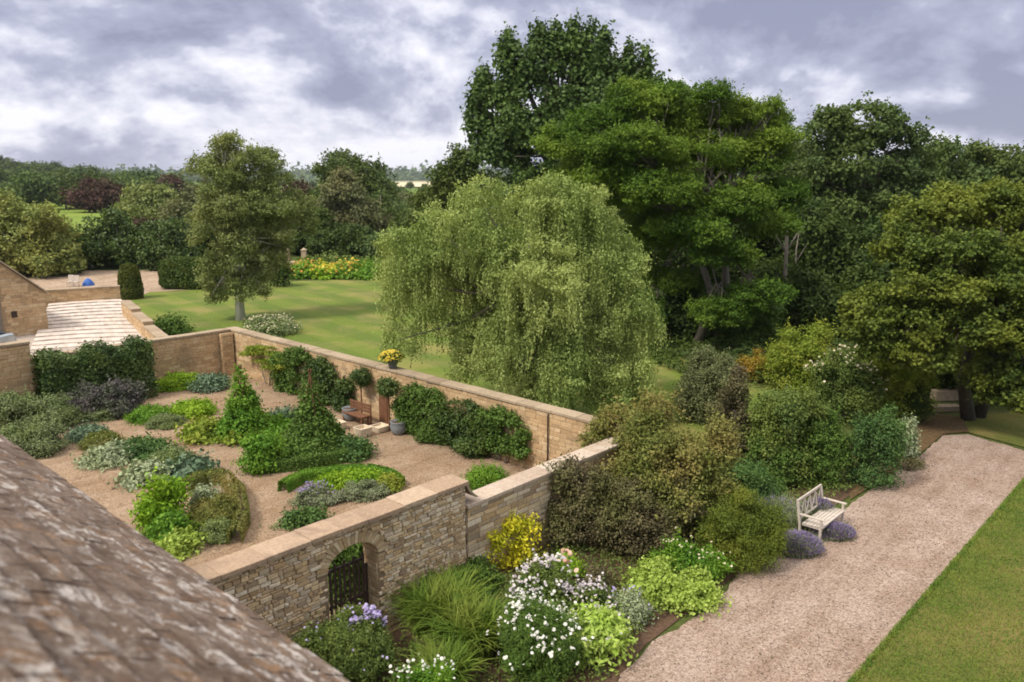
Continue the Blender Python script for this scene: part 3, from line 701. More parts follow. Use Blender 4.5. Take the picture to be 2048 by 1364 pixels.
# buttress at the back corner
b = MB(); rng = nrng(); bp = P(NW - .55, CV - .0); b.box(P(NW - .62, CV - .30), U * .55, V * .27, (0, 0, 1.95)); o = b.build('wall_buttress', M['mortar_b']); 
m = MB(); coursed(m, rng, P(NW - .62, CV - .30), U, -V, 0, .55, 0, 1.95, (.1, .18), (.2, .5)); coursed(m, rng, P(NW - .62, CV - .30), V, -U, 0, .27, 0, 1.95, (.1, .18), (.2, .3)); m.build('stonework', M['stone_b'], o)
tag(o, 'narrow stone buttress in the far corner of the walled garden', 'buttress')

# the gate
gp = P(c0, .34); root = empty('garden_gate', gp, 'dark slatted timber gate with open upper bars in the stone archway', 'gate'); b = MB(); GT = 1.55
for u in (GU0 + .03, GU1 - .09): b.box(P(u, .30), U * .06, V * .05, (0, 0, 1.40))
for z in (.12, .72, GT - .06): b.box(P(GU0 + .09, .31, z), U * (GU1 - GU0 - .18), V * .035, (0, 0, .07))
local(b.build('frame', M['iron'], root, bevel=.004), gp); n_ = 9
for k in range(n_):
    b = MB(); u = GU0 + .11 + (GU1 - GU0 - .28) * k / (n_ - 1); w = .055
    b.box(P(u, .285, .06), U * w, V * .022, (0, 0, GT + (.12 if k % 2 == 0 else .02) - .06)); local(b.build('bar', M['iron'], root, bevel=.003), gp)
b = MB(); b.tube([P(GU0 + .14, .26, .95), P(GU0 + .14, .26, 1.1)], .012, 6); local(b.build('handle', M['iron'], root), gp)

# ------------------------------------------------------------------ the house whose roof is in front
EV_U = -6.34; EZ = 5.8; PITCH = math.radians(38)
rb = P(EV_U - 3, -6); root = empty('stone_house', rb, 'house with lichened brown stone tiled roof filling the near corner', 'house')
rng = nrng(); b = MB(); b.box(P(EV_U - 7, -14), U * 6.75, V * 18.3, (0, 0, EZ - .35)); local(b.build('wall', M['stone_n'], root), rb)
b = MB(); back = -U * math.cos(PITCH) + np.array((0, 0, math.sin(PITCH))); nrm = np.array((0, 0, math.cos(PITCH))) + U * math.sin(PITCH)
e0 = P(EV_U, -14.5, EZ)
b.box(e0 - nrm * .12 - U * .0, V * 19, back * 5.6, nrm * .10); local(b.build('roof_deck', M['wood_g'], root), rb)
b = MB(); s = -.05; row = 0
while s < 5.5:
    gz = rng.uniform(.19, .27) * (1 - s * .03); v = -rng.uniform(0, .25)
    while v < 18.9:
        w = rng.uniform(.22, .62); th = rng.uniform(.008, .018); ov = .075; lift = rng.uniform(0, .014)
        A = e0 + V * (v + .004) + back * (s + rng.uniform(-.012, .012)) + nrm * (.0 + .004 * (row % 2)); lw = V * (w - .008); lb = back * (gz + ov)
        dn = nrm * (.055 + lift); du = nrm * .005; jj = lambda: back * rng.uniform(-.014, .014)
        p0, p1 = A + dn - nrm * th + jj(), A + lw + dn - nrm * th + jj(); t0, t1 = p0 + nrm * th + back * .006, p1 + nrm * th + back * .006
        q0, q1 = A + lb + du, A + lw + lb + du
        b.add([p0, p1, q1, q0, t0, t1, q1 + nrm * .01, q0 + nrm * .01], [(4, 5, 6, 7), (0, 1, 5, 4), (0, 4, 7, 3), (1, 2, 6, 5), (0, 3, 2, 1)]); v += w
    s += gz; row += 1
def roofmat():
    m, nt, b, out = nodes_of('lichened stone tile')
    g = nn(nt, 'ShaderNodeNewGeometry'); pos = g.outputs['Position']
    dts = []
    for ax3, k in ((U, 1.5), (V, .85), (np.array((0, 0, 1.)), 1.5)):
        dp = nn(nt, 'ShaderNodeVectorMath', operation='DOT_PRODUCT'); dp.inputs[1].default_value = tuple(ax3 * k); nt.links.new(pos, dp.inputs[0]); dts.append(dp.outputs['Value'])
    cb = nn(nt, 'ShaderNodeCombineXYZ')
    for i in range(3): nt.links.new(dts[i], cb.inputs[i])
    uvn = cb.outputs[0]
    c = ramp(nt, g.outputs['Random Per Island'], [(0, (.25, .19, .155)), (.35, (.275, .21, .172)), (.7, (.30, .23, .19)), (1, (.26, .20, .17))])
    c = mixc(nt, ramp(nt, noise(nt, 2.6, 10, .75, .8, coord=uvn), [(.42, (0, 0, 0)), (.62, (.85, .85, .85))]), c, (.13, .085, .065))
    c = mixc(nt, ramp(nt, noise(nt, 3.2, 6, .7, .5, stretch=(1, 1, 1)), [(.54, (0, 0, 0)), (.66, (.6, .6, .6))]), c, (.42, .24, .12))
    li = ramp(nt, noise(nt, 4.5, 12, .80, .5, coord=uvn), [(.515, (0, 0, 0)), (.585, (.95, .95, .95))])
    li2 = ramp(nt, noise(nt, .8, 4, .6), [(.41, (0, 0, 0)), (.55, (1, 1, 1))])
    c = mixc(nt, mixc(nt, 1., li, li2, 'MULTIPLY'), c, (.74, .68, .65))
    dk_ = ramp(nt, noise(nt, 30, 6, .7), [(.35, (.6, .6, .6)), (.6, (0, 0, 0))]); c = mixc(nt, dk_, c, mixc(nt, 1., c, (.4, .38, .36), 'MULTIPLY'))
    nt.links.new(c, b.inputs['Base Color']); b.inputs['Roughness'].default_value = .95; b.inputs['Specular IOR Level'].default_value = .1
    bump(nt, b, noise(nt, 9, 8, .75, .6), 1.0, .04); return m
local(b.build('roof', roofmat(), root), rb)
b = MB(); b.tube([P(EV_U + .10, -14.2, EZ - .16), P(EV_U + .10, 4.2, EZ - .16)], .045, 10); local(b.build('gutter', M['iron'], root), rb)

# ------------------------------------------------------------------ courtyard at the far left
wall0 = G(95, 622); wall1 = G(243, 612); dirw = wall1 - wall0; lw = np.linalg.norm(dirw); dirw /= lw; nw = np.array((dirw[1], -dirw[0], 0))
if nw[1] > 0: nw = -nw
stone_wall('low honey stone wall between the pale steps and the gravel drive', wall0, dirw, nw, -6, lw, D(243, 574, wall1[1])[2], .4, 'coping_b')
# barn
bc = G(98, 664); bl_ = bc.copy(); root = empty('stone_barn', bl_, 'stone barn gable with a sloping roof verge at the left edge', 'barn')
a_ = -U; bk = V
ez = D(98, 584, bc[1])[2]; W_ = 9.0; rz_ = ez + W_ / 2 * math.tan(math.radians(42))
prof = [(0, -.2), (0, ez), (W_ / 2, rz_), (W_, ez), (W_, -.2)]
bm = bmesh.new(); vs = [bm.verts.new(a_ * s + np.array((0, 0, z))) for s, z in prof]; fc = bm.faces.new(vs)
ex = bmesh.ops.extrude_face_region(bm, geom=[fc]); bmesh.ops.translate(bm, verts=[v for v in ex['geom'] if isinstance(v, bmesh.types.BMVert)], vec=bk * 6)
bmesh.ops.recalc_face_normals(bm, faces=bm.faces); me = bpy.data.meshes.new('wall'); bm.to_mesh(me); bm.free(); link('wall', me, M['mortar_b'], root)
m = MB(); rng = nrng()
def skip_b(a0, a1, z0, z1):
    lim = ez + min(a0, W_ - a1) * math.tan(math.radians(42)); return z1 > lim or (a1 > 2.3 and a0 < 4.6 and z0 < 2.6)
coursed(m, rng, bl_, a_, -bk, 0, W_, 0, rz_, (.12, .2), (.25, .6), skip_b, (.006, .02)); local(m.build('stonework', M['stone_b'], root), bl_)
m = MB()
for s0_, s1_, z0_, z1_ in ((-.15, W_ / 2, ez - .1, rz_ + .03), (W_ + .15, W_ / 2, ez - .1, rz_ + .03)):
    A = bl_ + a_ * s0_ + np.array((0, 0, z0_ + .02)) - bk * .15; B = bl_ + a_ * s1_ + np.array((0, 0, z1_ + .02)) - bk * .15
    m.box(A, B - A, bk * 6.3, (0, 0, .10))
local(m.build('roof', M['coping_b'], root), bl_)
m = MB(); m.box(bl_ + a_ * 2.32 - bk * .03, a_ * 2.2, bk * .02, (0, 0, 2.55)); d_ = local(m.build('door', M['wood_g'], root), bl_)
m = MB()
for k in range(11): m.box(bl_ + a_ * (2.34 + k * .198) - bk * .055, a_ * .185, bk * .024, (0, 0, 2.5))
m = local(m.build('boards', M['wood_g'], d_), bl_)
m = MB(); m.box(bl_ + a_ * 1.55 - bk * .05 + np.array((0, 0, 1.1)), a_ * .3, bk * .03, (0, 0, .36)); local(m.build('vent', M['iron'], root), bl_)
# shallow pale steps
rng = nrng(); b = MB(); s0 = G(60, 700); s1 = G(300, 690); t0 = G(100, 622); t1 = G(243, 612)
NS = 13
sdn = unit(t0 - s0)
for k in range(NS):
    f0, f1 = k / NS, (k + 1) / NS; z = .05 + .042 * k; m_ = 26; cut = sorted(rng.choice(np.arange(2, 25), 3, replace=False))
    def edge(f, g):
        A = s0 * (1 - f) + t0 * f; B = s1 * (1 - f) + t1 * f; return A * (1 - g) + B * g + sdn * (math.sin(g * 2.6 + .3) * .55 - .3 + .05 * math.sin(g * 23 + k * 2.1))
    for j in range(m_):
        g0, g1 = j / m_ + (.002 if j in cut else 0), (j + 1) / m_; q = [edge(f0, g0), edge(f0, g1), edge(f1 - .011, g1), edge(f1 - .011, g0)]
        v = [x + np.array((0, 0, -.05)) for x in q] + [x + np.array((0, 0, z)) for x in q]
        b.add(v, [(4, 5, 6, 7), (0, 1, 5, 4), (2, 3, 7, 6)] + ([(1, 2, 6, 5)] if j == m_ - 1 else []) + ([(3, 0, 4, 7)] if j == 0 or j in cut else []))
    # treads stop short of the next; the darker sheet below paints the shadow line
o = b.build('stone_steps', M['paving'], None); tag(o, 'broad flight of shallow pale stone steps between barn and low wall', 'steps')
sheet('courtyard_paving', px((-120, 745), (320, 738), (320, 672), (250, 610), (90, 622), (90, 664), (-120, 668)), .003, M['pave_dark'])
# stepped retaining wall on the lawn side of the courtyard
p0 = G(246, 640); p1 = G(318, 705); dv = p1 - p0; ln_ = np.linalg.norm(dv); dv /= ln_; nr_ = np.array((-dv[1], dv[0], 0)); nr_ = nr_ if nr_[0] < 0 else -nr_
for k, (f0, f1, hh, lab) in enumerate(((0, .33, 1.15, 'upper'), (.34, .66, .95, 'middle'), (.67, 1., .75, 'lowest'))):
    stone_wall('%s section of the stepped retaining wall between pale steps and lawn' % lab, p0, dv, nr_, ln_ * f0, ln_ * f1, hh, .5, 'coping_b', faces=(1,))
# car behind the wall stub
cc = G(-62, 715); root = empty('parked_car', cc, 'silver parked car mostly hidden behind the wall at the left edge', 'car')
M['carpaint'] = plain('silver car paint', (.42, .47, .52), .3, .05, 2, .6, .6); M['glass'] = plain('car glass', (.03, .04, .05), .08, .1, 2, .8)
def loftcar(secs, name, mat):
    b = MB(); v = []; n = len(secs[0][1])
    for x, ring in secs:
        for (y, z) in ring: v.append((x, y, z))
    f = []
    for i in range(len(secs) - 1):
        for k in range(n - 1): f.append((i * n + k, i * n + k + 1, (i + 1) * n + k + 1, (i + 1) * n + k))
    f.append(tuple(range(n))); f.append(tuple((len(secs) - 1) * n + k for k in range(n - 1, -1, -1)))
    b.add(v, f); return b.build(name, mat, root, smooth=False, bevel=.03)
def ring(hw_, z0, z1, zt, tw): return [(-hw_, z0), (-hw_ * 1.02, (z0 + z1) / 2), (-hw_, z1), (-tw, zt), (tw, zt), (hw_, z1), (hw_ * 1.02, (z0 + z1) / 2), (hw_, z0)]
body = loftcar([(-2.1, ring(.7, .35, .6, .72, .6)), (-1.9, ring(.82, .25, .75, .86, .7)), (-.9, ring(.86, .22, .85, .97, .75)), (1.6, ring(.86, .22, .9, 1.0, .75)), (2.0, ring(.8, .3, .85, .95, .7)), (2.12, ring(.72, .35, .7, .8, .62))], 'body', M['carpaint'])
cab = loftcar([(-1.0, ring(.74, .93, .94, .96, .70)), (-.35, ring(.74, .93, 1.2, 1.42, .58)), (.9, ring(.74, .93, 1.22, 1.46, .58)), (1.75, ring(.74, .93, .96, .99, .66))], 'cabin', M['glass'])
rf = loftcar([(-.33, [(-.58, 1.42), (-.55, 1.46), (.55, 1.46), (.58, 1.42)]), (.3, [(-.60, 1.45), (-.56, 1.50), (.56, 1.50), (.60, 1.45)]), (.92, [(-.58, 1.45), (-.55, 1.49), (.55, 1.49), (.58, 1.45)])], 'roof_panel', M['carpaint'])
for wx in (-1.3, 1.3):
    for wy in (-.84, .84):
        b = MB(); b.tube([(wx, wy - .1, .31), (wx, wy + .1, .31)], .31, 18); w_ = b.build('wheel', M['iron'], root, bevel=.02)
        b = MB(); b.tube([(wx, wy - .105, .31), (wx, wy + .105, .31)], .18, 14); b.build('rim', M['carpaint'], w_)
root.rotation_euler = (0, 0, math.radians(70)); root.location = (cc[0], cc[1], 0)
# things left on the drive
bp = G(177, 571); M['blue'] = plain('blue tarpaulin', (.04, .12, .42), .6, .3, 5); b = MB()
b.lathe((0, 0, 0), [(.48, 0), (.46, .15), (.36, .34), (.18, .55), (.05, .62), (.001, .63)], 12); o = b.build('covered_heap', M['blue'], None, smooth=True); o.location = tuple(bp)
tag(o, 'small blue tarpaulin covered heap standing on the gravel drive', 'covered heap')
for k, (x, y, hh) in enumerate(((141, 573, .9), (152, 574, 1.0))):
    q = G(x, y); root = empty('garden_chair', q, ('left' if k == 0 else 'right') + ' one of two small pale folding chairs on the drive beside the blue heap', 'garden chair', 'pale chairs on the drive')
    b = MB(); b.box((-.22, -.22, .42), (.44, 0, 0), (0, .42, 0), (0, 0, .04)); b.build('seat', M['wood_p'], root)
    b = MB(); b.box((-.22, .18, .46), (.44, 0, 0), (0, .04, 0), (0, .05, .5)); b.build('backrest', M['wood_p'], root)
    for sx in (-.2, .16):
        for sy in (-.2, .16): b = MB(); b.box((sx, sy, 0), (.04, 0, 0), (0, .04, 0), (0, 0, .43)); b.build('leg', M['wood_p'], root)

# ------------------------------------------------------------------ the garden bench
bf = G(1640, 1089); bd = U; bn = V     # seat runs along U, back towards V
root = empty('garden_bench', bf, 'pale bleached teak bench with lattice back beside the gravel path in the lavender', 'bench')
def bx(name, u, v, z, du, dv_, dz, par=root, bev=.006):
    b = MB(); b.box(np.array(U) * u + np.array(V) * v + np.array((0, 0, z)), U * du, V * dv_, (0, 0, dz)); return b.build(name, M['wood_p'], par, bevel=bev)
LB_ = 1.5
for u in (0, LB_ - .06):
    bx('front_leg', u, 0, 0, .06, .06, .62); b = MB(); q = [np.array((0, 0, 0)), V * .04 + np.array((0, 0, .45)), V * .12 + np.array((0, 0, .93))]
    for a0_, a1_ in ((0, 1), (1, 2)):
        b.box(U * u + V * .50 + q[a0_], U * .06, V * .06, q[a1_] - q[a0_])
    b.build('rear_leg', M['wood_p'], root, bevel=.004)
    bx('armrest', u - .01, -.05, .62, .08, .62, .03); bx('side_rail', u + .01, .06, .36, .04, .44, .05)
b = MB()
for k in range(6): b.box(U * .0 + V * (-.02 + k * .088) + np.array((0, 0, .425 - k * .004)), U * LB_, V * .074, (0, 0, .022))
b.build('seat', M['wood_p'], root, bevel=.003)
bx('front_rail', .06, .012, .35, LB_ - .12, .03, .07)
bkb = empty('backrest', (0, 0, 0), None, None); bkb.parent = root
def bbar(p, q, w, name='lattice_bar'):
    b = MB(); b.tube([p, q], w, 4); return b.build(name, M['wood_p'], bkb)
def bp_(u, t): return U * u + V * (.56 + .09 * t) + np.array((0, 0, .50 + .42 * t))
b = MB(); b.box(bp_(.0, 1.0) - V * .01, U * LB_, V * .045, (0, 0, .07)); b.build('top_rail', M['wood_p'], bkb, bevel=.006)
b = MB(); b.box(bp_(.06, 0.0) - V * .01, U * (LB_ - .12), V * .04, (0, 0, .05)); b.build('lower_rail', M['wood_p'], bkb, bevel=.004)
for k in range(5): bbar(bp_(.06 + (LB_ - .12) * (k / 4), .05), bp_(.06 + (LB_ - .12) * (k / 4), 1.0), .022, 'upright')
for k in range(4):
    u0, u1 = .06 + (LB_ - .12) * k / 4, .06 + (LB_ - .12) * (k + 1) / 4; bbar(bp_(u0, .08), bp_(u1, .98), .014); bbar(bp_(u1, .08), bp_(u0, .98), .014)
for c_ in kids(bkb): pass

# stone steps under the maple
for k, (x, y, lab) in enumerate(((1893, 822, 'lower'), (1893, 800, 'upper'))):
    q = G(x, y); b = MB(); b.box(-np.array((.55, .2, 0)), (1.1, .1, 0), (-.04, .42, 0), (0, 0, .22 + .2 * k)); o = b.build('stone_step', M['coping_b'], None, bevel=.02); o.location = tuple(q)
    tag(o, lab + ' of two worn stone steps under the dark maple canopy', 'stone step', 'stone steps under the maple')

# ------------------------------------------------------------------ trees
def tr(label, mat, bark, bx_, by_, lobes, leaf, tr_, name='broadleaf_tree', cat='tree', base_z=0, **k):
    b_ = G(bx_, by_); return tree(name, label, cat, mat, bark, b_, lobes, b_[1], leaf, tr_, **k)
# weeping birch beyond the back wall
b_ = G(1050, 835)
tree('weeping_birch', 'weeping birch with pale yellow green hanging twigs just beyond the back wall', 'tree', 'birch leaf', 'bark', b_,
     [(1010, 470, 130, 95, 1), (1130, 430, 95, 70, 0), (900, 480, 95, 85, -1), (1200, 500, 85, 95, 1), (820, 520, 80, 70, 0), (1080, 560, 170, 110, 0), (1240, 560, 60, 90, -.5),
      (930, 600, 110, 90, 1.5), (1190, 650, 110, 95, -.5), (1050, 690, 130, 80, -1),  (1240, 730, 70, 50, -1), (800, 560, 50, 60, 0), (1150, 745, 90, 45, -1.5), (1100, 395, 60, 40, 0), (960, 400, 60, 45, 0), (960, 720, 80, 50, .5), (1080, 765, 90, 38, -.5), (1240, 790, 70, 36, -1),  (1285, 650, 45, 60, -.5), (800, 680, 45, 36, .5)],
     b_[1], .105, .17, kind='weep', per=15, f=(.18, .34), cover=1.0, keep=True, aspect=.5, depth=.9, trunks=[(0, 0), (.35, .1)])
tr('upright olive green birch with a whitish trunk standing on the lawn', 'birch leaf far', 'bark_w', 481, 640,
   [(470, 310, 55, 38, 0), (520, 340, 60, 50, 1), (440, 360, 45, 45, -1), (480, 400, 85, 60, 0), (540, 420, 55, 60, 0), (430, 460, 52, 60, -1), (500, 480, 85, 65, 0), (460, 545, 62, 52, 0), (540, 520, 40, 55, 1), (495, 575, 45, 32, 0), (395, 335, 22, 22, 0), (445, 285, 20, 18, 0), (590, 430, 45, 50, 1.5), (430, 590, 25, 25, 0)],
     .16, .24, name='birch_tree', per=17, f=(.2, .38), cover=.85, keep=False, droop=.5, aspect=.5, clump=.17)
# the group on the right
tr('tall upright dark poplar rising highest against the sky', 'poplar leaf', 'bark', 1120, 590,
   [(1030, 124, 38, 52, -1), (1095, 124, 40, 56, 0), (1160, 128, 48, 54, 0), (1220, 146, 46, 50, 1), (1275, 174, 40, 42, 1), (985, 210, 45, 60, 0), (1060, 220, 70, 75, -1), (1150, 220, 80, 80, 0), (1240, 210, 60, 60, 1), (1000, 290, 55, 60, 0), (1080, 310, 80, 70, -1), (1180, 310, 80, 70, 0), (960, 250, 28, 30, 0), (1130, 98, 24, 24, 0), (1085, 90, 18, 18, 0), (1060, 400, 70, 55, 0), (1200, 400, 90, 60, 1), (1078, 85, 13, 38, 0), (1112, 90, 14, 40, 0), (1145, 80, 12, 36, 0), (1180, 88, 13, 34, 0), (1208, 98, 12, 34, 0), (1020, 100, 14, 34, 0), (1290, 130, 12, 34, 0), (1255, 118, 12, 30, 0), (968, 170, 13, 34, 0), (950, 215, 14, 30, 0)],
   .30, .5, name='poplar_tree', per=16, f=(.22, .36), flat=1.35, cover=1.25, aspect=.8, clump=.13)
tr('dark bushy tree leaning against the foot of the tall poplar', 'oak leaf', 'bark', 905, 570, [(905, 370, 45, 50, 0), (930, 330, 30, 30, 0), (880, 420, 45, 50, 0), (950, 400, 50, 60, 1), (900, 480, 60, 60, 0)], .32, .3, per=11)
tr('small pointed poplar just right of the tall dark one', 'poplar leaf', 'bark', 1360, 590, [(1330, 195, 28, 40, 0), (1370, 210, 28, 34, 0), (1310, 230, 40, 50, 0), (1350, 260, 50, 50, 0)], .30, .3, name='poplar_tree', per=12, f=(.25, .4), flat=1.3, aspect=.8)
tr('vivid green spreading tree with layered feathery boughs and twin pale trunks', 'locust leaf', 'bark', 1392, 690,
   [(1290, 215, 75, 28, 0), (1380, 235, 75, 30, 2), (1200, 255, 70, 28, 0), (1460, 225, 50, 32, 1), (1540, 250, 42, 28, 2), (1130, 290, 55, 28, -1), (1270, 300, 90, 34, -2), (1400, 310, 90, 38, 0), (1520, 320, 60, 34, 1), (1180, 345, 75, 28, -1), (1320, 380, 90, 34, -2), (1450, 400, 80, 34, -1), (1560, 385, 50, 26, 1),
    (1230, 400, 60, 30, 1), (1380, 460, 80, 30, -2), (1540, 450, 50, 26, -1), (1310, 470, 60, 34, 1), (1450, 510, 60, 26, -2), (1520, 590, 60, 22, -2), (1370, 560, 50, 26, 1), (1440, 620, 60, 24, -2), (1570, 280, 42, 16, 0), (1300, 560, 50, 30, 2), (1500, 225, 30, 26, 1), (1545, 212, 22, 18, 1), (1340, 280, 80, 60, 2), (1480, 290, 80, 60, 3), (1240, 320, 80, 55, 2), (1400, 400, 90, 60, 3), (1520, 420, 60, 60, 3), (1300, 470, 60, 60, 3), (1430, 190, 40, 22, 0), (1260, 190, 45, 22, 0), (1340, 185, 36, 20, 1)],
   .17, .21, per=20, f=(.20, .36), flat=1.15, cover=.8, aspect=.45, clump=.22, cflat=.5, depth=1.0, keep=True, trunks=[(0, 0), (1.0, .2)])
for (x_, w_) in ((1352, .16), (1560, .20), (1585, .13)):
    pass
tr('big round headed grey green tree behind the vivid green one', 'wood leaf', 'bark', 1720, 600,
   [(1720, 240, 80, 38, 0), (1660, 270, 48, 45, 0), (1790, 270, 55, 40, 0), (1720, 330, 110, 60, 0), (1820, 330, 50, 45, 1), (1650, 360, 50, 60, 0), (1750, 420, 110, 60, 0), (1650, 450, 60, 55, -1), (1850, 400, 50, 60, 0)], .27, .4, per=18, f=(.2, .34), cover=.95, aspect=.7)
tr('grey green tree with an uneven top right of the big round one', 'wood leaf', 'bark', 1880, 580, [(1880, 320, 50, 40, 0), (1850, 370, 60, 50, 0), (1920, 370, 60, 50, 0), (1880, 440, 80, 55, 0)], .30, .35, per=15, f=(.22, .36), cover=.95, aspect=.7)
tr('dark tree in the wood touching the right edge of the picture', 'oak leaf', 'bark', 1990, 575, [(1960, 315, 35, 28, 0), (2010, 330, 60, 36, 0), (1980, 380, 80, 50, 0), (2060, 370, 60, 60, 0), (2000, 450, 90, 55, 0)], .30, .35, per=15, f=(.22, .36), cover=.95, aspect=.7)
# dim trees filling the wood behind
for k, (x, y, lob, lab) in enumerate((
    (1290, 620, [(1290, 430, 60, 80, 0), (1250, 520, 60, 70, 0), (1330, 520, 60, 70, 0)], 'between the birch and the twin trunks'),
    (1480, 610, [(1480, 430, 80, 70, 0), (1430, 510, 70, 70, 0), (1530, 500, 70, 70, 0), (1480, 560, 80, 40, 0)], 'directly behind the twin trunks'),
    (1640, 620, [(1620, 470, 70, 70, 0), (1680, 520, 70, 70, 0), (1600, 540, 60, 60, 0), (1650, 590, 80, 40, 0)], 'deep in the wood left of the maple'),
    (1800, 610, [(1790, 470, 80, 70, 0), (1840, 520, 70, 70, 0), (1760, 540, 60, 60, 0)], 'behind the top of the maple'))):
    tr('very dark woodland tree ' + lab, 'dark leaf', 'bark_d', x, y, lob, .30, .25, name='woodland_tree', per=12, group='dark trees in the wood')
# bare tall trunks showing in the wood
for k, (x, yt, yb, r, lab) in enumerate(((1562, 470, 640, .14, 'tallest of the bare trunks in the dark wood right of the twin trunks'), (1583, 500, 632, .08, 'thin bare trunk beside the tallest bare trunk in the wood'), (1312, 560, 650, .09, 'slim bare trunk in the dark gap right of the weeping birch'))):
    q = G(x, yb); t = D(x, yt, q[1]); b = MB(); h_ = t[2]; b.tube([(0, 0, -.1), (.08, 0, h_ * .5), (0, 0, h_), (.1, 0, h_ * 1.25)], [r * 1.2, r, r * .8, r * .3], 8)
    for s_ in (-1, 1): b.tube([(0, 0, h_ * .8), (s_ * h_ * .18, .2, h_ * 1.1)], [r * .5, r * .15], 6)
    o = b.build('tree_trunk', M['bark'], None, smooth=True); o.location = tuple(q); tag(o, lab, 'tree trunk', 'bare trunks in the wood')
# maple at the right edge
b_ = G(1938, 838)
tree('maple_tree', 'golden green maple with a dark trunk overhanging the lawn at the right edge', 'tree', 'maple leaf', 'bark_d', b_,
     [(1850, 430, 70, 36, 0), (1950, 420, 90, 38, 1), (2050, 430, 70, 45, 0), (1810, 500, 55, 34, -1), (1900, 500, 80, 34, -1.5), (2010, 510, 90, 40, -1), (1850, 580, 90, 32, -2), (1970, 590, 100, 36, -2), (2070, 600, 60, 50, -1),
      (1760, 600, 42, 34, -1.5), (1715, 620, 30, 28, -2), (2045, 800, 50, 26, -2.5), (1990, 790, 36, 20, -2), (1960, 700, 60, 36, 2), (2060, 500, 60, 50, 0), (1770, 700, 50, 30, -2), (1820, 460, 36, 30, -.5), (1900, 395, 40, 20, 0), (2000, 385, 40, 20, 0), (1800, 650, 75, 36, -2), (1740, 650, 48, 36, -2), (1920, 660, 80, 32, -2.5), (2030, 680, 80, 36, -2), (1850, 710, 55, 26, -2), (2000, 750, 60, 28, -2), (2060, 760, 50, 34, -2), (1940, 720, 60, 36, 1)],
     b_[1], .125, .20, per=16, f=(.20, .34), flat=1.2, cover=.95, aspect=.75, clump=.2, cflat=.6, depth=1.0, trunks=[(0, 0), (.5, .3)])
# understory beneath the big trees
for k, (x0, x1, yt, yb, mt, lab) in enumerate((
    (1300, 1420, 560, 690, 'dark leaf', 'dark evergreen bush at the foot of the twin trunks'),
    (1400, 1560, 590, 700, 'mid leaf', 'green understory bush with drooping boughs right of the twin trunks'),
    (1540, 1680, 540, 690, 'dark leaf', 'dark understory bush under the bare trunks'),
    (1640, 1800, 520, 690, 'dark leaf', 'dark wide bush in the wood behind the golden maple'),
    (1480, 1600, 520, 640, 'dark leaf', 'dim bush deeper in the wood between the trunks'),
    (1230, 1330, 580, 700, 'mid leaf', 'green bush peeping out right of the weeping birch'),
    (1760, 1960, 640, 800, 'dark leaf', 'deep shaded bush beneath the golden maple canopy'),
    (1950, 2110, 700, 815, 'mid leaf', 'green bush behind the small lawn at the right edge'))):
    shrub('understory_bush', lab, 'bush', mt, x0, x1, yt, yb, dk=.6, dist_leaf=.0052, stem=False, per=16)

# ------------------------------------------------------------------ the middle distance
def far_tree(label, mat, px_, yt, Y, wpx, h=None, shape=1.0, name='distant_tree', leafk=.0036, per=13, group=None, bark='bark', cat='tree', bottom=None):
    top = D(px_, yt, Y); zb = float(terrain(top[0], Y)); hh = top[2] - zb; r = wpx / 2 * mpp(Y)
    b0 = np.array((top[0], Y, zb)); rng = nrng(); root = empty(name, b0, label, cat, group)
    lo = .12 if bottom is None else bottom
    cz = hh * (1 + lo) / 2; rz = hh * (1 - lo) / 2
    base = [(np.array((0, 0, cz)), np.array((r * .8, r * .8, rz * .82))), (np.array((r * .35, 0, cz - rz * .35)), np.array((r * .62, r * .6, rz * .5))), (np.array((-r * .4, .2, cz - rz * .3)), np.array((r * .58, r * .6, rz * .5)))]
    sub = sublobes(rng, base, per, (.26, .44), .85 * shape, zmin=-.7)
    leaf = leafk * Y; link('crown', leafmesh('crown', [foliage(rng, sub, leaf, 1.25, .7, .16)]), L[mat], root)
    b = MB(); b.tube([(0, 0, -.3), (r * .05, 0, hh * .35), (0, 0, hh * .75)], [hh * .035, hh * .025, hh * .008], 7)
    for k in range(4):
        a = rng.uniform(0, 6.28); b.tube([(0, 0, hh * .3), (math.cos(a) * r * .5, math.sin(a) * r * .5, hh * .62)], [hh * .016, hh * .005], 5)
    b.build('trunk', M[bark], root, smooth=True); return root
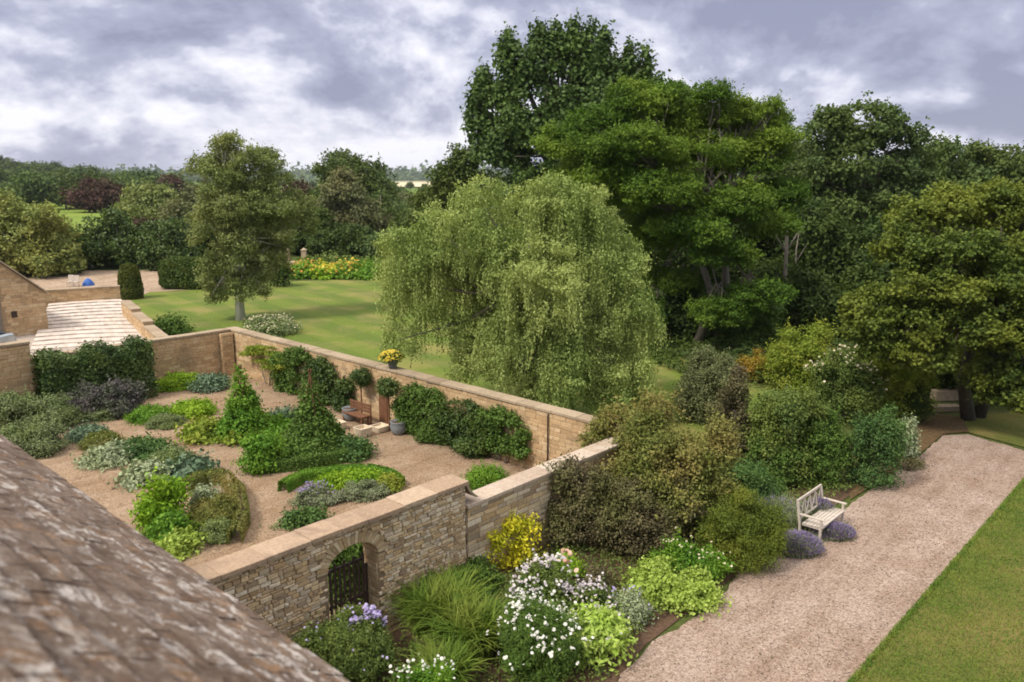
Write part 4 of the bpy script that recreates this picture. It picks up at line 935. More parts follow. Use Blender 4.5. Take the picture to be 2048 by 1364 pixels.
FT = [
 ('broad dark oak standing up against the sky left of the poplar', 'oak leaf', 697, 283, 135, 165),
 ('pale grey green willow in front of the broad dark oak', 'grey willow leaf', 690, 336, 112, 130),
 ('low rounded tree right of the grey willow', 'wood leaf', 760, 360, 120, 70),
 ('deep copper beech left of the olive birch', 'copper leaf', 197, 358, 215, 112),
 ('slim copper beech peeping out between birch and broad oak', 'copper leaf', 590, 345, 150, 60),
 ('small copper toned tree on the skyline behind the birch', 'copper leaf', 335, 352, 260, 90),
 ('olive hedgerow tree below the skyline left of the birch', 'birch leaf far', 290, 362, 150, 110),
 ('tawny green tree half hidden by the olive birch', 'grey willow leaf', 370, 362, 130, 110),
 ('tall olive tree directly behind the olive birch', 'birch leaf far', 560, 372, 105, 130),
 ('yellowish willow bush at the left edge behind the drive', 'willow leaf', 32, 388, 74, 190),
 ('pale willow beyond the left edge of the lawn', 'grey willow leaf', -60, 400, 84, 170),
 ('glossy dark tree behind the drive, just right of the yellowish willow', 'dark leaf', 150, 440, 80, 90),
 ('rounded dark tree above the barn end of the drive', 'laurel leaf', 228, 415, 82, 110),
 ('dark maroon tinged tree between the rounded dark trees', 'copper leaf', 290, 420, 90, 60),
 ('dark tree with light tips right of the maroon tinged one', 'laurel leaf', 340, 418, 80, 110),
 ('low dark tree by the drive, nearest the yellowish willow', 'dark leaf', 95, 470, 76, 90),
 ('dark tree hidden mostly by the birch crown', 'dark leaf', 420, 430, 84, 100),
 ('dark spreading tree behind the pale gate posts', 'dark leaf', 640, 425, 96, 130),
 ('dark bush like tree right of the gate posts', 'dark leaf', 720, 448, 94, 90),
 ('dense green tree left of the gate posts behind the birch', 'oak leaf', 560, 430, 98, 90),
 ('low field edge tree between gate posts and weeping birch', 'wood leaf', 790, 402, 125, 90),
 ('fluffy green tree behind the left shoulder of the weeping birch', 'oak leaf', 850, 400, 110, 100),
 ('pale hedgerow tree under the cream field', 'grey willow leaf', 815, 388, 200, 80),
 ('dark hedgerow tree under the blue ridge', 'oak leaf', 745, 378, 190, 70),
 ('green thicket tree left behind the weeping birch', 'wood leaf', 780, 455, 92, 100),
 ('dark thicket tree behind the weeping birch top', 'dark leaf', 900, 430, 90, 130),
]
for (lab, mt, x, yt, Y, w) in FT: far_tree(lab, mt, x, yt, Y, w * (1.18 if Y < 115 else 1.05), bottom=(-.12 if Y < 115 else .0), per=15)
# rows of hedgerow trees on the slopes far left: copies of three trees
protos = [far_tree('rounded tree on the distant wooded slope', m_, 60 + 60 * i, 340, 300, 60, name='hillside_tree', group='trees on the distant wooded slope', per=11) for i, m_ in enumerate(('wood leaf', 'oak leaf', 'dark leaf'))]
rg = random.Random(5); hgt = [D(60 + 60 * i, 340, 300)[2] - float(terrain(D(60 + 60 * i, 340, 300)[0], 300)) for i in range(3)]
cnt = 0
for Y, xs, hb in ((240, range(-80, 330, 34), 10), (300, range(-60, 400, 30), 10.5), (380, range(-60, 330, 24), 11), (480, range(-50, 260, 19), 11), (600, range(-50, 220, 15), 11)):
    for x in xs:
        X = x + rg.uniform(-9, 9); YY = Y * rg.uniform(.93, 1.07); q = D(X, 400, YY); i = rg.randrange(3); s = hb * rg.uniform(.75, 1.2) / hgt[i]
        z = float(terrain(q[0], YY)); o = dup(protos[i], (q[0], YY, z - .3), (s * rg.uniform(.9, 1.3), s * rg.uniform(.9, 1.3), s), rg.uniform(0, 6.28)); cnt += 1
for Y, xs, hb in ((260, range(380, 900, 44), 5.5), (420, range(400, 930, 34), 5.5), (700, range(400, 930, 26), 6)):
    for x in xs:
        X = x + rg.uniform(-12, 12); YY = Y * rg.uniform(.95, 1.06); q = D(X, 400, YY); i = rg.randrange(3); s = hb * rg.uniform(.8, 1.15) / hgt[i]
        z = float(terrain(q[0], YY)); o = dup(protos[i], (q[0], YY, z - .3), (s * rg.uniform(.9, 1.2), s * rg.uniform(.9, 1.2), s), rg.uniform(0, 6.28))
        o['label'] = 'small hedgerow tree in the flat fields below the blue ridge'; o['group'] = 'hedgerow trees in the fields'
near_p = [far_tree('rounded tree in the dim wood beyond the big trees', m_, 1300 + 300 * i, 250, 85, 170, name='woodland_tree', group='trees in the back of the wood', per=16, leafk=.004) for i, m_ in enumerate(('wood leaf', 'oak leaf', 'dark leaf'))]
for Y, xs in ((78, range(1680, 2400, 120)), (98, range(1180, 2400, 110))):
    for x in xs:
        YY = Y * rg.uniform(.95, 1.05); q = D(x + rg.uniform(-30, 30), 400, YY); i = rg.randrange(3); s = rg.uniform(.8, 1.0)
        dup(near_p[i], (q[0], YY, -.2), (s * 1.1, s * 1.1, s * .93), rg.uniform(0, 6.28))
# distant wood on the ridge: one mass
rng = nrng(); n = 2600; an = rng.uniform(-1.1, 1.1, n); rr2 = rng.uniform(2300, 3600, n); x = rr2 * np.sin(an); y = rr2 * np.cos(an)
lob = [(np.array((a, b, float(terrain(a, b)) + 2)), np.array((34., 34., 6.))) for a, b in zip(x, y)]
tag(link('far_woodland', leafmesh('far_woodland', [foliage(rng, lob, 16., .5, .9, .3)]), L['wood leaf']), 'blue green line of woods on the far ridge', 'woodland', kind='stuff')

# ------------------------------------------------------------------ lawn: clipped yews, flower borders, posts
def clipped(name, label, prof, c, mat, leaf, rng, n, sx=1, sy=1):
    """clipped evergreen: leaves over a surface of revolution"""
    pr_ = np.array(prof); k = len(pr_) - 1; seg = rng.integers(0, k, n * 2); t = rng.random(n * 2); r = pr_[seg, 0] * (1 - t) + pr_[seg + 1, 0] * t; z = pr_[seg, 1] * (1 - t) + pr_[seg + 1, 1] * t
    keep = rng.random(n * 2) < (r / pr_[:, 0].max()) * .9 + .1; r = r[keep]; z = z[keep]; m_ = len(r); a = rng.uniform(0, 2 * math.pi, m_); sh = rng.uniform(.86, 1.03, m_)
    p = np.stack([np.cos(a) * r * sh * sx, np.sin(a) * r * sh * sy, z * (1 - (1 - sh) * .3)], 1); o = unit(np.stack([np.cos(a), np.sin(a), np.full(m_, .35)], 1))
    nr = unit(o + rng.normal(size=(m_, 3)) * .5); ax = unit(np.cross(nr, rdirs(rng, m_))); s = leaf * rng.uniform(.7, 1.3, m_)
    return blades(p, nr, ax, s, s * .6)
q = G(263, 597); hh = D(263, 527, q[1])[2]; rng = nrng()
root = empty('clipped_yew', q, 'small clipped yew cone with rounded top at the end of the low wall', 'topiary'); r = 23 * mpp(q[1])
link('foliage', leafmesh('foliage', [clipped('', '', [(r * .9, 0), (r, hh * .25), (r * .85, hh * .7), (r * .6, hh * .93), (.05, hh)], q, '', .2, rng, 9000)]), L['yew leaf'], root)
b = MB(); b.tube([(0, 0, 0), (0, 0, hh * .8)], [.12, .04], 7); b.build('trunk', M['bark_d'], root)
def boxhedge(name, label, c, wx, wy, h, leaf, mat, ang=0, n=9000, r=.18, cat='hedge'):
    rng = nrng(); root_c = np.asarray(c); u = rng.uniform(-1, 1, (n, 3)); ax_ = rng.choice([0, 0, 1, 1, 2, 2], n); u[np.arange(n), ax_] = np.sign(u[np.arange(n), ax_]); u[:, 2] = np.where(ax_ == 2, 1, u[:, 2])
    p = u.copy(); nrmv = np.zeros((n, 3)); nrmv[np.arange(n), ax_] = np.sign(u[np.arange(n), ax_]); l4 = (np.abs(u) ** 6).sum(1, keepdims=True) ** (1 / 6.); p = u / l4 * rng.uniform(.9, 1.03, (n, 1)) * (1 + .04 * np.sin(u * 9).sum(1, keepdims=True) / 3)
    p = p * np.array((wx / 2, wy / 2, h / 2)) + np.array((0, 0, h / 2)); ca, sa = math.cos(ang), math.sin(ang)
    p[:, 0], p[:, 1] = p[:, 0] * ca - p[:, 1] * sa, p[:, 0] * sa + p[:, 1] * ca; nx = nrmv.copy(); nx[:, 0], nx[:, 1] = nrmv[:, 0] * ca - nrmv[:, 1] * sa, nrmv[:, 0] * sa + nrmv[:, 1] * ca
    nr = unit(nx + rng.normal(size=(n, 3)) * .5); ax = unit(np.cross(nr, rdirs(rng, n))); s = leaf * rng.uniform(.7, 1.3, n)
    o = link(name, leafmesh(name, [blades(p, nr, ax, s, s * .65)]), L[mat]); o.location = tuple(root_c); return tag(o, label, cat)
q = G(362, 580); hh = D(362, 517, q[1] + 2)[2]; boxhedge('clipped_yew_block', 'dark clipped yew block with flat top left of the birch', q + np.array((0, 2, 0)), 96 * mpp(q[1]), 4, hh, .24, 'box leaf', cat='topiary', n=26000)
shrub('round_bush', 'dark rounded bush right of the birch at the edge of the lawn', 'bush', 'box leaf', 538, 580, 520, 575, stem=False, dist_leaf=.004)
for k, (x0, x1, yt, yb, mt, h, fl, lab) in enumerate((
    (575, 640, 530, 560, 'fresh leaf', .7, [('flowers', 'orange petal', 120, .22, -.1)], 'leftmost clump of the far flower border with orange blooms'),
    (625, 680, 532, 562, 'bright leaf', .7, [('flowers', 'yellow petal', 230, .22, -.2)], 'yellow flowering clump in the middle of the far border'),
    (665, 725, 532, 560, 'fresh leaf', .8, [('flowers', 'yellow petal', 140, .22, -.2), ('blooms', 'orange petal', 110, .20, -.1)], 'mixed yellow and orange clump right of the yellow clump in the far border'),
    (590, 740, 521, 542, 'border leaf', .5, None, 'low green planting along the back of the far border'),
    (705, 765, 532, 562, 'fresh leaf', .8, None, 'green clump ending the far flower border beside the weeping birch'))):
    shrub('flower_clump', lab, 'flower border', mt, x0, x1, yt, yb, h=h, stem=False, flowers=fl, dist_leaf=.0042)
shrub('low_bush', 'small dark green mound at the foot of the retaining wall', 'bush', 'mid leaf', 308, 372, 640, 672, stem=False, dist_leaf=.004)
shrub('meadow_patch', 'patch of long pale meadow grass with tiny flowers beside the birch trunk', 'wild flowers', 'sage leaf', 500, 590, 628, 690, h=.35, stem=False, flowers=[('flowers', 'cream petal', 260, .10, .1)], dist_leaf=.003, cover=.8)
for k, (x, lab) in enumerate(((575, 'left'), (609, 'right'))):
    q = G(x, 526); hh = D(x, 501, q[1])[2]; b = MB(); w = 9 * mpp(q[1]); b.cbox((0, 0, 0), (w, 0, 0), (0, w, 0), hh); b.cbox((0, 0, hh + .004), (w * 1.25, 0, 0), (0, w * 1.25, 0), .09)
    v_ = [np.array((sx * w * .55, sy * w * .55, hh + .095)) for sx, sy in ((-1, -1), (1, -1), (1, 1), (-1, 1))] + [np.array((0, 0, hh + .32))]
    b.add(v_, [(0, 1, 4), (1, 2, 4), (2, 3, 4), (3, 0, 4)])
    o = b.build('gate_post', M['coping_b'], None, bevel=.01); o.location = tuple(q); tag(o, lab + ' of the two pale stone gate posts at the far end of the lawn', 'gate post', 'stone gate posts')
sheet('far_path', px((566, 541), (618, 541), (612, 522), (572, 522)), .012, M['drive'])

# ------------------------------------------------------------------ walled garden planting
S = shrub
S('purple_smoke_bush', 'dusky purple grey bush in front of the laurel hedge', 'bush', 'purple leaf', 165, 290, 768, 842, leaf=.10, dk=.8)
S('grey_purple_bush', 'greyer mound left of the dusky purple bush', 'bush', 'purple leaf', 128, 200, 775, 835, leaf=.09)
S('rosemary_mound', 'low green mound in front of the purple bush', 'herb', 'sage leaf', 165, 262, 812, 845, h=.35, stem=False, leaf=.07)
S('cotton_lavender', 'soft grey green herb mound at the left edge above the roof', 'herb', 'sage leaf', -60, 95, 778, 875, leaf=.08, dk=.9, jag=.8)
S('cotton_lavender', 'second soft grey green herb mound, nearer the purple bush', 'herb', 'sage leaf', 50, 165, 800, 870, leaf=.075, dk=.9, jag=.8)
S('herb_mound', 'olive herb mound tucked behind the roof edge', 'herb', 'sage leaf', -10, 140, 850, 925, h=.9, leaf=.07)
S('kale_row', 'small blue green leafy patch right of the grey herb mounds', 'vegetable', 'blue leaf', 128, 222, 852, 886, h=.35, stem=False, leaf=.10)
S('herb_mound', 'short tawny herb at the end of the small blue green patch', 'herb', 'olive leaf', 160, 262, 862, 905, h=.3, stem=False, leaf=.06)
S('lettuce_row', 'bright green leafy row near the far left wall', 'vegetable', 'bright leaf', 298, 412, 750, 786, h=.4, stem=False, leaf=.10)
S('box_ball', 'tiny dark box ball at the left end of the far bright row', 'topiary', 'box leaf', 286, 318, 742, 770, stem=False, leaf=.06)
S('cabbage_patch', 'blue grey leafy patch right of the far bright row', 'vegetable', 'blue leaf', 384, 456, 748, 790, h=.5, stem=False, leaf=.13)
S('lettuce_row', 'bright green crop in the second bed left of the leafy pyramids', 'vegetable', 'bright leaf', 330, 440, 800, 842, h=.35, stem=False, leaf=.10)
S('lettuce_row', 'fresh green crop at the left end of the second bed', 'vegetable', 'fresh leaf', 255, 345, 812, 850, h=.3, stem=False, leaf=.10)
S('thyme_mound', 'smooth grey green herb mound at the front of the second bed', 'herb', 'sage leaf', 290, 378, 826, 862, h=.35, stem=False, leaf=.05)
S('artichoke_clump', 'silvery green leafy clump in the third bed', 'vegetable', 'silver leaf', 170, 262, 890, 940, h=.35, stem=False, leaf=.16, aspect=.35)
S('artichoke_clump', 'larger silvery green clump running towards the roof corner', 'vegetable', 'teal leaf', 235, 350, 876, 926, h=.4, stem=False, leaf=.16, aspect=.35)
S('cabbage_patch', 'blue cabbage heads in the middle bed behind the tall bright shrub', 'vegetable', 'blue leaf', 325, 432, 915, 972, h=.4, stem=False, leaf=.17, aspect=.75)
S('cabbage_patch', 'leafy grey green cabbages left of the blue heads', 'vegetable', 'silver leaf', 246, 340, 925, 982, h=.38, stem=False, leaf=.15, aspect=.7)
S('herb_mound', 'small sage herb between the silvery clump and the blue cabbages', 'herb', 'sage leaf', 300, 395, 895, 935, h=.3, stem=False, leaf=.07)
S('bay_shrub', 'upright bright green shrub beside the roof edge', 'shrub', 'bright leaf', 280, 382, 955, 1075, leaf=.12, dk=.9)
S('hop_shrub', 'darker lower part of the bright shrub by the roof edge', 'shrub', 'fresh leaf', 290, 385, 1030, 1105, h=.7, leaf=.12, stem=False)
S('lime_bush', 'lime green leafy bush right at the roof edge', 'bush', 'lime leaf', 320, 402, 1060, 1124, h=.45, leaf=.12, stem=False)
S('herb_dome', 'broad olive herb dome with a tawny rim', 'herb', 'olive leaf', 372, 488, 968, 1090, h=.7, leaf=.055, stem=False, jag=.7)
S('lavender_mound', 'grey lavender cushion in the middle of the olive herb dome', 'herb', 'silver leaf', 385, 450, 978, 1035, h=.85, leaf=.10, stem=False, aspect=.4)
S('lavender_mound', 'drab sage green cushion at the front of the olive dome', 'herb', 'sage leaf', 392, 480, 1030, 1095, h=.5, leaf=.05, stem=False, jag=.7)
# leafy pyramids: climbers on wigwams
def pyramid(label, ax_, ay, bx_, by_, wpx, mat, topmat, frame_up=.25):
    q = G(bx_, by_); m_ = mpp(q[1]); r = wpx / 2 * m_; q = q + unit(np.array((q[0], q[1], 0.)))* r * .5; hh = D(ax_, ay, q[1])[2]; rng = nrng(); root = empty('bean_wigwam', q, label, 'topiary')
    lob = []
    for k in range(16):
        t = k / 15; rr3 = r * (1 - t) ** 1.05 * .9 + .05; z = hh * (.05 + .9 * t)
        for j in range(max(2, int(13 * (1 - t)) + 1)):
            a = rng.uniform(0, 6.28); s = max(.08, rr3 * .32); lob.append((np.array((math.cos(a) * (rr3 - s * .6), math.sin(a) * (rr3 - s * .6), z + rng.uniform(-.05, .05))), np.array((s, s, s * 1.1)) * rng.uniform(.8, 1.2)))
    link('foliage', leafmesh('foliage', [foliage(rng, lob, .10, 1.3, .8, .2, ground=.0)]), L[mat], root)
    for k in range(6):
        a = k * math.pi / 3; b = MB(); b.tube([(math.cos(a) * r * .8, math.sin(a) * r * .8, 0), (math.cos(a + 3.3) * .06, math.sin(a + 3.3) * .06, hh + frame_up)], .014, 5); b.build('cane', M['wood_b'], root)
    return root
pyramid('left leafy green pyramid of climbers in the kitchen garden', 494, 735, 490, 880, 96, 'fresh leaf', '', .1)
pyramid('right darker leafy pyramid with bare canes at its tip', 624, 765, 628, 910, 118, 'mid leaf', '', .45)
S('squash_plants', 'yellow green leafy skirt at the left foot of the left pyramid', 'vegetable', 'yellowgreen leaf', 365, 470, 835, 892, h=.4, stem=False, leaf=.14, aspect=.8)
S('squash_plants', 'yellowish leafy skirt in front of the left pyramid', 'vegetable', 'yellowgreen leaf', 440, 540, 850, 892, h=.4, stem=False, leaf=.14, aspect=.8)
S('squash_plants', 'leafy green plants filling the gap between the two pyramids', 'vegetable', 'fresh leaf', 515, 590, 830, 890, h=.45, stem=False, leaf=.14, aspect=.8)
S('teal_leafy_plants', 'blue green leaves tucked behind the gap between pyramids', 'vegetable', 'blue leaf', 545, 595, 818, 850, h=.5, stem=False, leaf=.13)
S('lime_bush', 'bright rounded leafy bush at the left foot of the right pyramid', 'bush', 'fresh leaf', 484, 572, 868, 952, leaf=.12, dk=.8)
S('leafy_bush', 'dark leafy mass around the foot of the right pyramid', 'bush', 'mid leaf', 566, 700, 868, 938, h=.55, leaf=.11)
S('cabbage_patch', 'teal leafy plants at the right end of the pyramid bed', 'vegetable', 'teal leaf', 680, 742, 870, 930, h=.5, stem=False, leaf=.13)
def hedge_px(label, pts_, w, h, leaf, mat, n, rough=0.0, name='low_box_hedge'):
    q = [G(x, y)[:2] for x, y in pts_]; rng = nrng(); P_ = []; N_ = []; c = np.array((*q[0], 0.)); tot = sum(np.linalg.norm(q[i + 1] - q[i]) for i in range(len(q) - 1))
    for i in range(len(q) - 1):
        a, b = q[i], q[i + 1]; l = np.linalg.norm(b - a); k = int(n * l / tot); t = rng.random(k); d = (b - a) / l; s_ = np.array((-d[1], d[0]))
        th = rng.uniform(-.2, math.pi + .2, k); cx_ = np.sign(np.cos(th)) * np.abs(np.cos(th)) ** .5; cz_ = np.abs(np.sin(th)) ** .5; sh = rng.uniform(.82, 1.04, k)
        p = a + t[:, None] * (b - a) + s_ * (cx_ * w / 2 * sh)[:, None]; z = cz_ * h * sh * (1 + .05 * np.sin(t * l * 5)); lowm = rng.random(k) < .45; z = np.where(lowm, rng.random(k) * h * .9, z); p2 = a + t[:, None] * (b - a) + s_ * (np.sign(cx_) * w / 2 * sh)[:, None]
        p = np.where(lowm[:, None], p2, p); bl3 = 1 + rough * (np.sin(t * l * 2.7 + th) * .5 + np.sin(t * l * 6.1 + z * 4) * .4); z = z * (1 + (bl3 - 1) * .4) + rng.normal(size=k) * rough * .12; p = a + t[:, None] * (b - a) + (p - a - t[:, None] * (b - a)) * bl3[:, None] + rng.normal(size=(k, 2)) * rough * .35; P_.append(np.column_stack([p, z])); N_.append(np.column_stack([s_[0] * cx_, s_[1] * cx_, np.where(lowm, .1, cz_)]))
    p = np.concatenate(P_) - c; o = unit(np.concatenate(N_)); m_ = len(p); nr = unit(o + rng.normal(size=(m_, 3)) * .5); ax = unit(np.cross(nr, rdirs(rng, m_))); s = leaf * rng.uniform(.7, 1.3, m_)
    ob = link(name, leafmesh(name, [blades(p, nr, ax, s, s * .65)]), L[mat]); ob.location = tuple(c); return tag(ob, label, 'hedge')
hedge_px('low clipped box hedge edging the front of the pyramid bed', [(512, 945), (590, 938), (670, 925), (738, 912)], .45, .42, .055, 'mid leaf', 16000)
hedge_px('low box hedge curving round the back of the lavender bed', [(566, 985), (600, 965), (660, 955), (730, 950), (775, 958), (800, 975)], .35, .35, .055, 'fresh leaf', 16000)
hedge_px('tawny clipped rim of herbs around the olive dome', [(372, 985), (410, 968), (450, 968), (480, 1000), (487, 1050), (470, 1090)], .35, .45, .055, 'olive leaf', 12000)
hedge_px('glossy dark green laurel hedge in front of the far left garden wall', [(92, 830), (190, 812), (298, 789)], 1.0, 2.35, .12, 'laurel leaf', 30000, .28, 'laurel_hedge')
S('lettuce_row', 'bright green row behind the lavender in the near bed', 'vegetable', 'bright leaf', 620, 800, 940, 985, h=.35, stem=False, leaf=.09)
S('herb_clump', 'yellow green herb at the right end of the near bed', 'herb', 'yellowgreen leaf', 755, 805, 948, 990, h=.45, stem=False, leaf=.08)
S('lavender_bank', 'long smooth grey green lavender bank in the near bed', 'herb', 'lavender leaf', 570, 705, 966, 1020, h=.5, stem=False, leaf=.05, jag=.6, flowers=[('flower_spikes', 'purple petal', 130, .05, .4)])
S('lavender_bank', 'right end of the smooth grey green lavender bank', 'herb', 'lavender leaf', 670, 790, 955, 1010, h=.5, stem=False, leaf=.05, jag=.6)
S('kale_row', 'teal leaves at the front corner of the near bed, close to the gate wall', 'vegetable', 'teal leaf', 558, 665, 1018, 1060, h=.35, stem=False, leaf=.10)
S('grass_tuft', 'green grassy planting just inside the low wall beyond the step', 'grass tuft', 'fresh leaf', 925, 1025, 935, 985, h=.6, stem=False, leaf=.12, aspect=.25)
S('garden_shrub', 'dark green shrub inside the garden just behind the gate', 'shrub', 'mid leaf', 600, 800, 1060, 1215, h=1.9, leaf=.08, per=14)
# climbers trained on the back wall
def climber(label, v0, v1, z0, z1, n, mat, leaf, depth_=.28, blobs=9, name='wall_climber', fl=None):
    rng = nrng(); c = P(NW - .15, (v0 + v1) / 2); root = empty(name, c, label, 'climber'); lob = []
    for k in range(blobs):
        vv = rng.uniform(v0, v1); t = abs((vv - (v0 + v1) / 2) / ((v1 - v0) / 2)); zz = z0 + (z1 - z0) * rng.random() * (1 - .45 * t * t); s = rng.uniform(.12, .30) * (z1 - z0) * .55
        lob.append((P(NW - .08 - depth_ * rng.uniform(.3, .9), vv, zz) - c, np.array((depth_ * 1.1, s, s * .8))))
    v, f_ = foliage(rng, [(np.zeros(3), np.ones(3))], 1, 0) if False else (None, None)
    pr2 = foliage(rng, lob, leaf, 1.5, .7, .2, ground=None)
    v = pr2[0]; d = (v + c - P(NW, 0)) @ U; over = d > -.03; vv2 = v.copy(); vv2[over] -= np.outer(d[over] + .05, U); 
    m_ = vv2[:, 2] < .02; vv2[m_, 2] = .02
    link('foliage', leafmesh('foliage', [(vv2, pr2[1])]), L[mat], root); b = MB()
    for k in range(5):
        va = rng.uniform(v0 * .7 + v1 * .3, v0 * .3 + v1 * .7); p = P(NW - .12, va) - c; pts = [p]
        for j in range(5): p = p + V * rng.uniform(-.3, .3) * (v1 - v0) * .25 + np.array((0, 0, (z1) / 5)); pts.append(p)
        b.tube(pts, [.03, .025, .02, .015, .01, .006], 5)
    b.build('stem', M['bark'], root); return root
def vpx(x, y, z=0):
    # where the sight line through a photo point meets the garden face of the back wall
    r_ = ray(x, y); A_ = np.array((0, 0, H)); s = ((P(NW, 0) - A_) @ U) / (r_ @ U); p = A_ + r_ * s; return UV(p)[1], p[2]
def cl(label, x0, x1, yt, yb, mat, leaf, blobs=12, **k):
    blobs = int(blobs * 3.2)
    a, z1_ = vpx(x0, yb); b_2, _ = vpx(x1, yb); xm = (x0 + x1) / 2; _, zt = vpx(xm, yt); _, zb_ = vpx(xm, yb)
    return climber(label, min(a, b_2), max(a, b_2), max(.1, zb_ + .1), min(1.95, zt), 0, mat, leaf, blobs=blobs, **k)
cl('thin yellow green espalier trained along the far end of the back wall', 505, 580, 690, 742, 'yellowgreen leaf', .08, 7)
cl('dark climber on the back wall behind the right leafy pyramid', 560, 660, 700, 800, 'mid leaf', .10, 18, depth_=.17)
cl('dense dark climber left of the twin standard bay trees', 625, 708, 722, 815, 'laurel leaf', .10, 22, depth_=.17)
cl('climbing rose right of the twin standards on the back wall', 812, 900, 770, 880, 'mid leaf', .09, 20, depth_=.2)
cl('dark spreading rose in the middle of the back wall', 880, 990, 800, 915, 'laurel leaf', .09, 24, depth_=.18)
cl('lighter arching rose at the near end of the climbers', 965, 1060, 820, 905, 'mid leaf', .09, 12, depth_=.2)
S('rose_bush', 'rose bush spilling forward from the foot of the back wall', 'bush', 'laurel leaf', 905, 1000, 862, 922, h=.7, leaf=.09)
S('rose_bush', 'dark bush against the back wall below the weeping birch', 'bush', 'mid leaf', 825, 900, 840, 893, h=.7, leaf=.09)
# two standards in grey planters
for k, (x, y, lab, tx, ty) in enumerate(((700, 840, 'left', 724, 838), (797, 868, 'right', 779, 862))):
    q = G(x, y); root = empty('planter', q, lab + ' of two round grey planters below the standard bay trees', 'planter', 'round grey planters')
    b = MB(); b.lathe((0, 0, 0), [(.001, 0), (.18, 0), (.26, .12), (.30, .30), (.27, .44), (.30, .48), (.26, .485), (.24, .42), (.001, .42)], 20); b.build('pot', M['lead'], root, smooth=True)
    b = MB(); b.lathe((0, 0, 0), [(.235, .425), (.001, .44)], 16); b.build('soil', M['soil'], root)
    root = empty('standard_tree', G(tx, ty), lab + ' of two small standard trees with clipped ball heads against the back wall', 'standard tree', 'ball headed standards')
    b = MB(); b.tube([(0, 0, 0), (.01, 0, .8), (0, 0, 1.5)], [.035, .03, .025], 8); b.build('trunk', M['wood_b'], root)
    rng = nrng(); link('crown', leafmesh('crown', [foliage(rng, [(np.array((0, 0, 1.62)), np.array((.36, .36, .33))), (np.array((0, 0, 1.6)), np.array((.27, .27, .26)))], .07, 2.0, .7, .12)]), L['laurel leaf'], root)
for k, (x, y, w, h_, mt, lab) in enumerate(((675, 858, .5, .28, 'plaster', 'pale low square trough left of the back wall seat'), (726, 872, .5, .34, 'plaster', 'pale tapered square pot in front of the twin standards'), (760, 862, .55, .22, 'plaster', 'shallow pale trough between the two grey planters'))):
    q = G(x, y); b = MB(); v = []
    for z, s in ((0, .8), (h_, 1.0), (h_, .84), (h_ * .6, .80)):
        for sx, sy in ((-1, -1), (1, -1), (1, 1), (-1, 1)): v.append(U * sx * w / 2 * s + V * sy * w / 2 * s + np.array((0, 0, z)))
    f = [(3, 2, 1, 0)]
    for i in range(3):
        for j in range(4): f.append((i * 4 + j, i * 4 + (j + 1) % 4, i * 4 + 4 + (j + 1) % 4, i * 4 + 4 + j))
    f.append((12, 13, 14, 15)); b.add(v, f); o = b.build('stone_trough', M[mt], None, bevel=.012); o.location = tuple(q); tag(o, lab, 'planter')
# low timber seat by the planters
q = G(742, 852); root = empty('low_timber_seat', q, 'low rusty brown seat against the back wall between the grey planters', 'seat')
b = MB(); b.box((0, 0, .36), V * 1.3, -U * .4, (0, 0, .05)); b.build('seat', M['wood_b'], root, bevel=.005)
for s_ in (.05, 1.17):
    for w in (.03, .31): b = MB(); b.box(V * s_ - U * w, V * .07, -U * .06, (0, 0, .36)); b.build('leg', M['wood_b'], root)
b = MB()
for k in range(3): b.box(U * .02 + np.array((0, 0, .46 + k * .12)), V * 1.3, U * .03, (0, 0, .09))
for s_ in (.05, 1.17): b.box(U * .05 + V * s_, V * .06, U * .03, (0, 0, .78))
b.build('backrest', M['wood_b'], root)
# low brown door-like recess board by the right standard
q = P(NW - .03, vpx(856 - 76, 830)[0]); b = MB(); b.box((0, 0, 0), V * .55, -U * .05, (0, 0, 1.45)); b.box(V * .04 - U * .052, V * .47, -U * .02, (0, 0, 1.38)); o = b.build('wooden_hatch', M['wood_b'], None); o.location = tuple(q); tag(o, 'narrow brown wooden hatch in the back wall behind the right standard tree', 'hatch')
# downpipe-like dark joints on the back wall near its right end
vv_, _ = vpx(1098, 850); b = MB(); b.tube([(0, 0, .05), (0, 0, 1.9)], .022, 8); b.tube([(0, 0, 1.9), U * .06 + np.array((0, 0, 1.98))], .022, 8); o = b.build('iron_pipe', M['iron'], None); o.location = tuple(P(NW - .06, vv_)); tag(o, 'thin dark pipe running up the right end of the back wall', 'pipe')
# pot with yellow flowers on the coping
vv_, _ = vpx(778, 745); q = P(NW + .18, vv_, 2.095); root = empty('flower_pot', q, 'dark pot of yellow flowers standing on the coping of the back wall', 'flower pot')
b = MB(); b.lathe((0, 0, 0), [(.001, 0), (.13, 0), (.19, .26), (.21, .27), (.21, .31), (.17, .31), (.001, .27)], 18); b.build('pot', M['lead'], root, smooth=True)
rng = nrng(); link('foliage', leafmesh('foliage', [foliage(rng, [(np.array((0, 0, .40)), np.array((.34, .34, .18)))], .07, 1.6, .6, .2)]), L['mid leaf'], root)
link('flowers', leafmesh('flowers', [discs(rng, domepts(rng, np.array((-.05, 0, .40)), .42, .42, .26, 170, -.1), .09)]), L['yellow petal'], root)
# strip of long grass against the wall foot on the lawn side
rng = nrng(); n = 26000; s_ = rng.uniform(1.5, CV - .2, n); w_ = NW + .35 + np.abs(rng.normal(0, .5, n)); base = O + U * w_[:, None] + V * s_[:, None]
vv3, ff3 = straps(rng, np.zeros(3), 0.01, 0.01, n, .30, .035, .6, 2); vv3 = vv3.reshape(n, -1, 3) + base[:, None, :]
tag(link('long_grass', leafmesh('long_grass', [(vv3.reshape(-1, 3), ff3)]), L['bright leaf']), 'strip of long bright grass along the lawn side of the back wall', 'grass', kind='stuff')

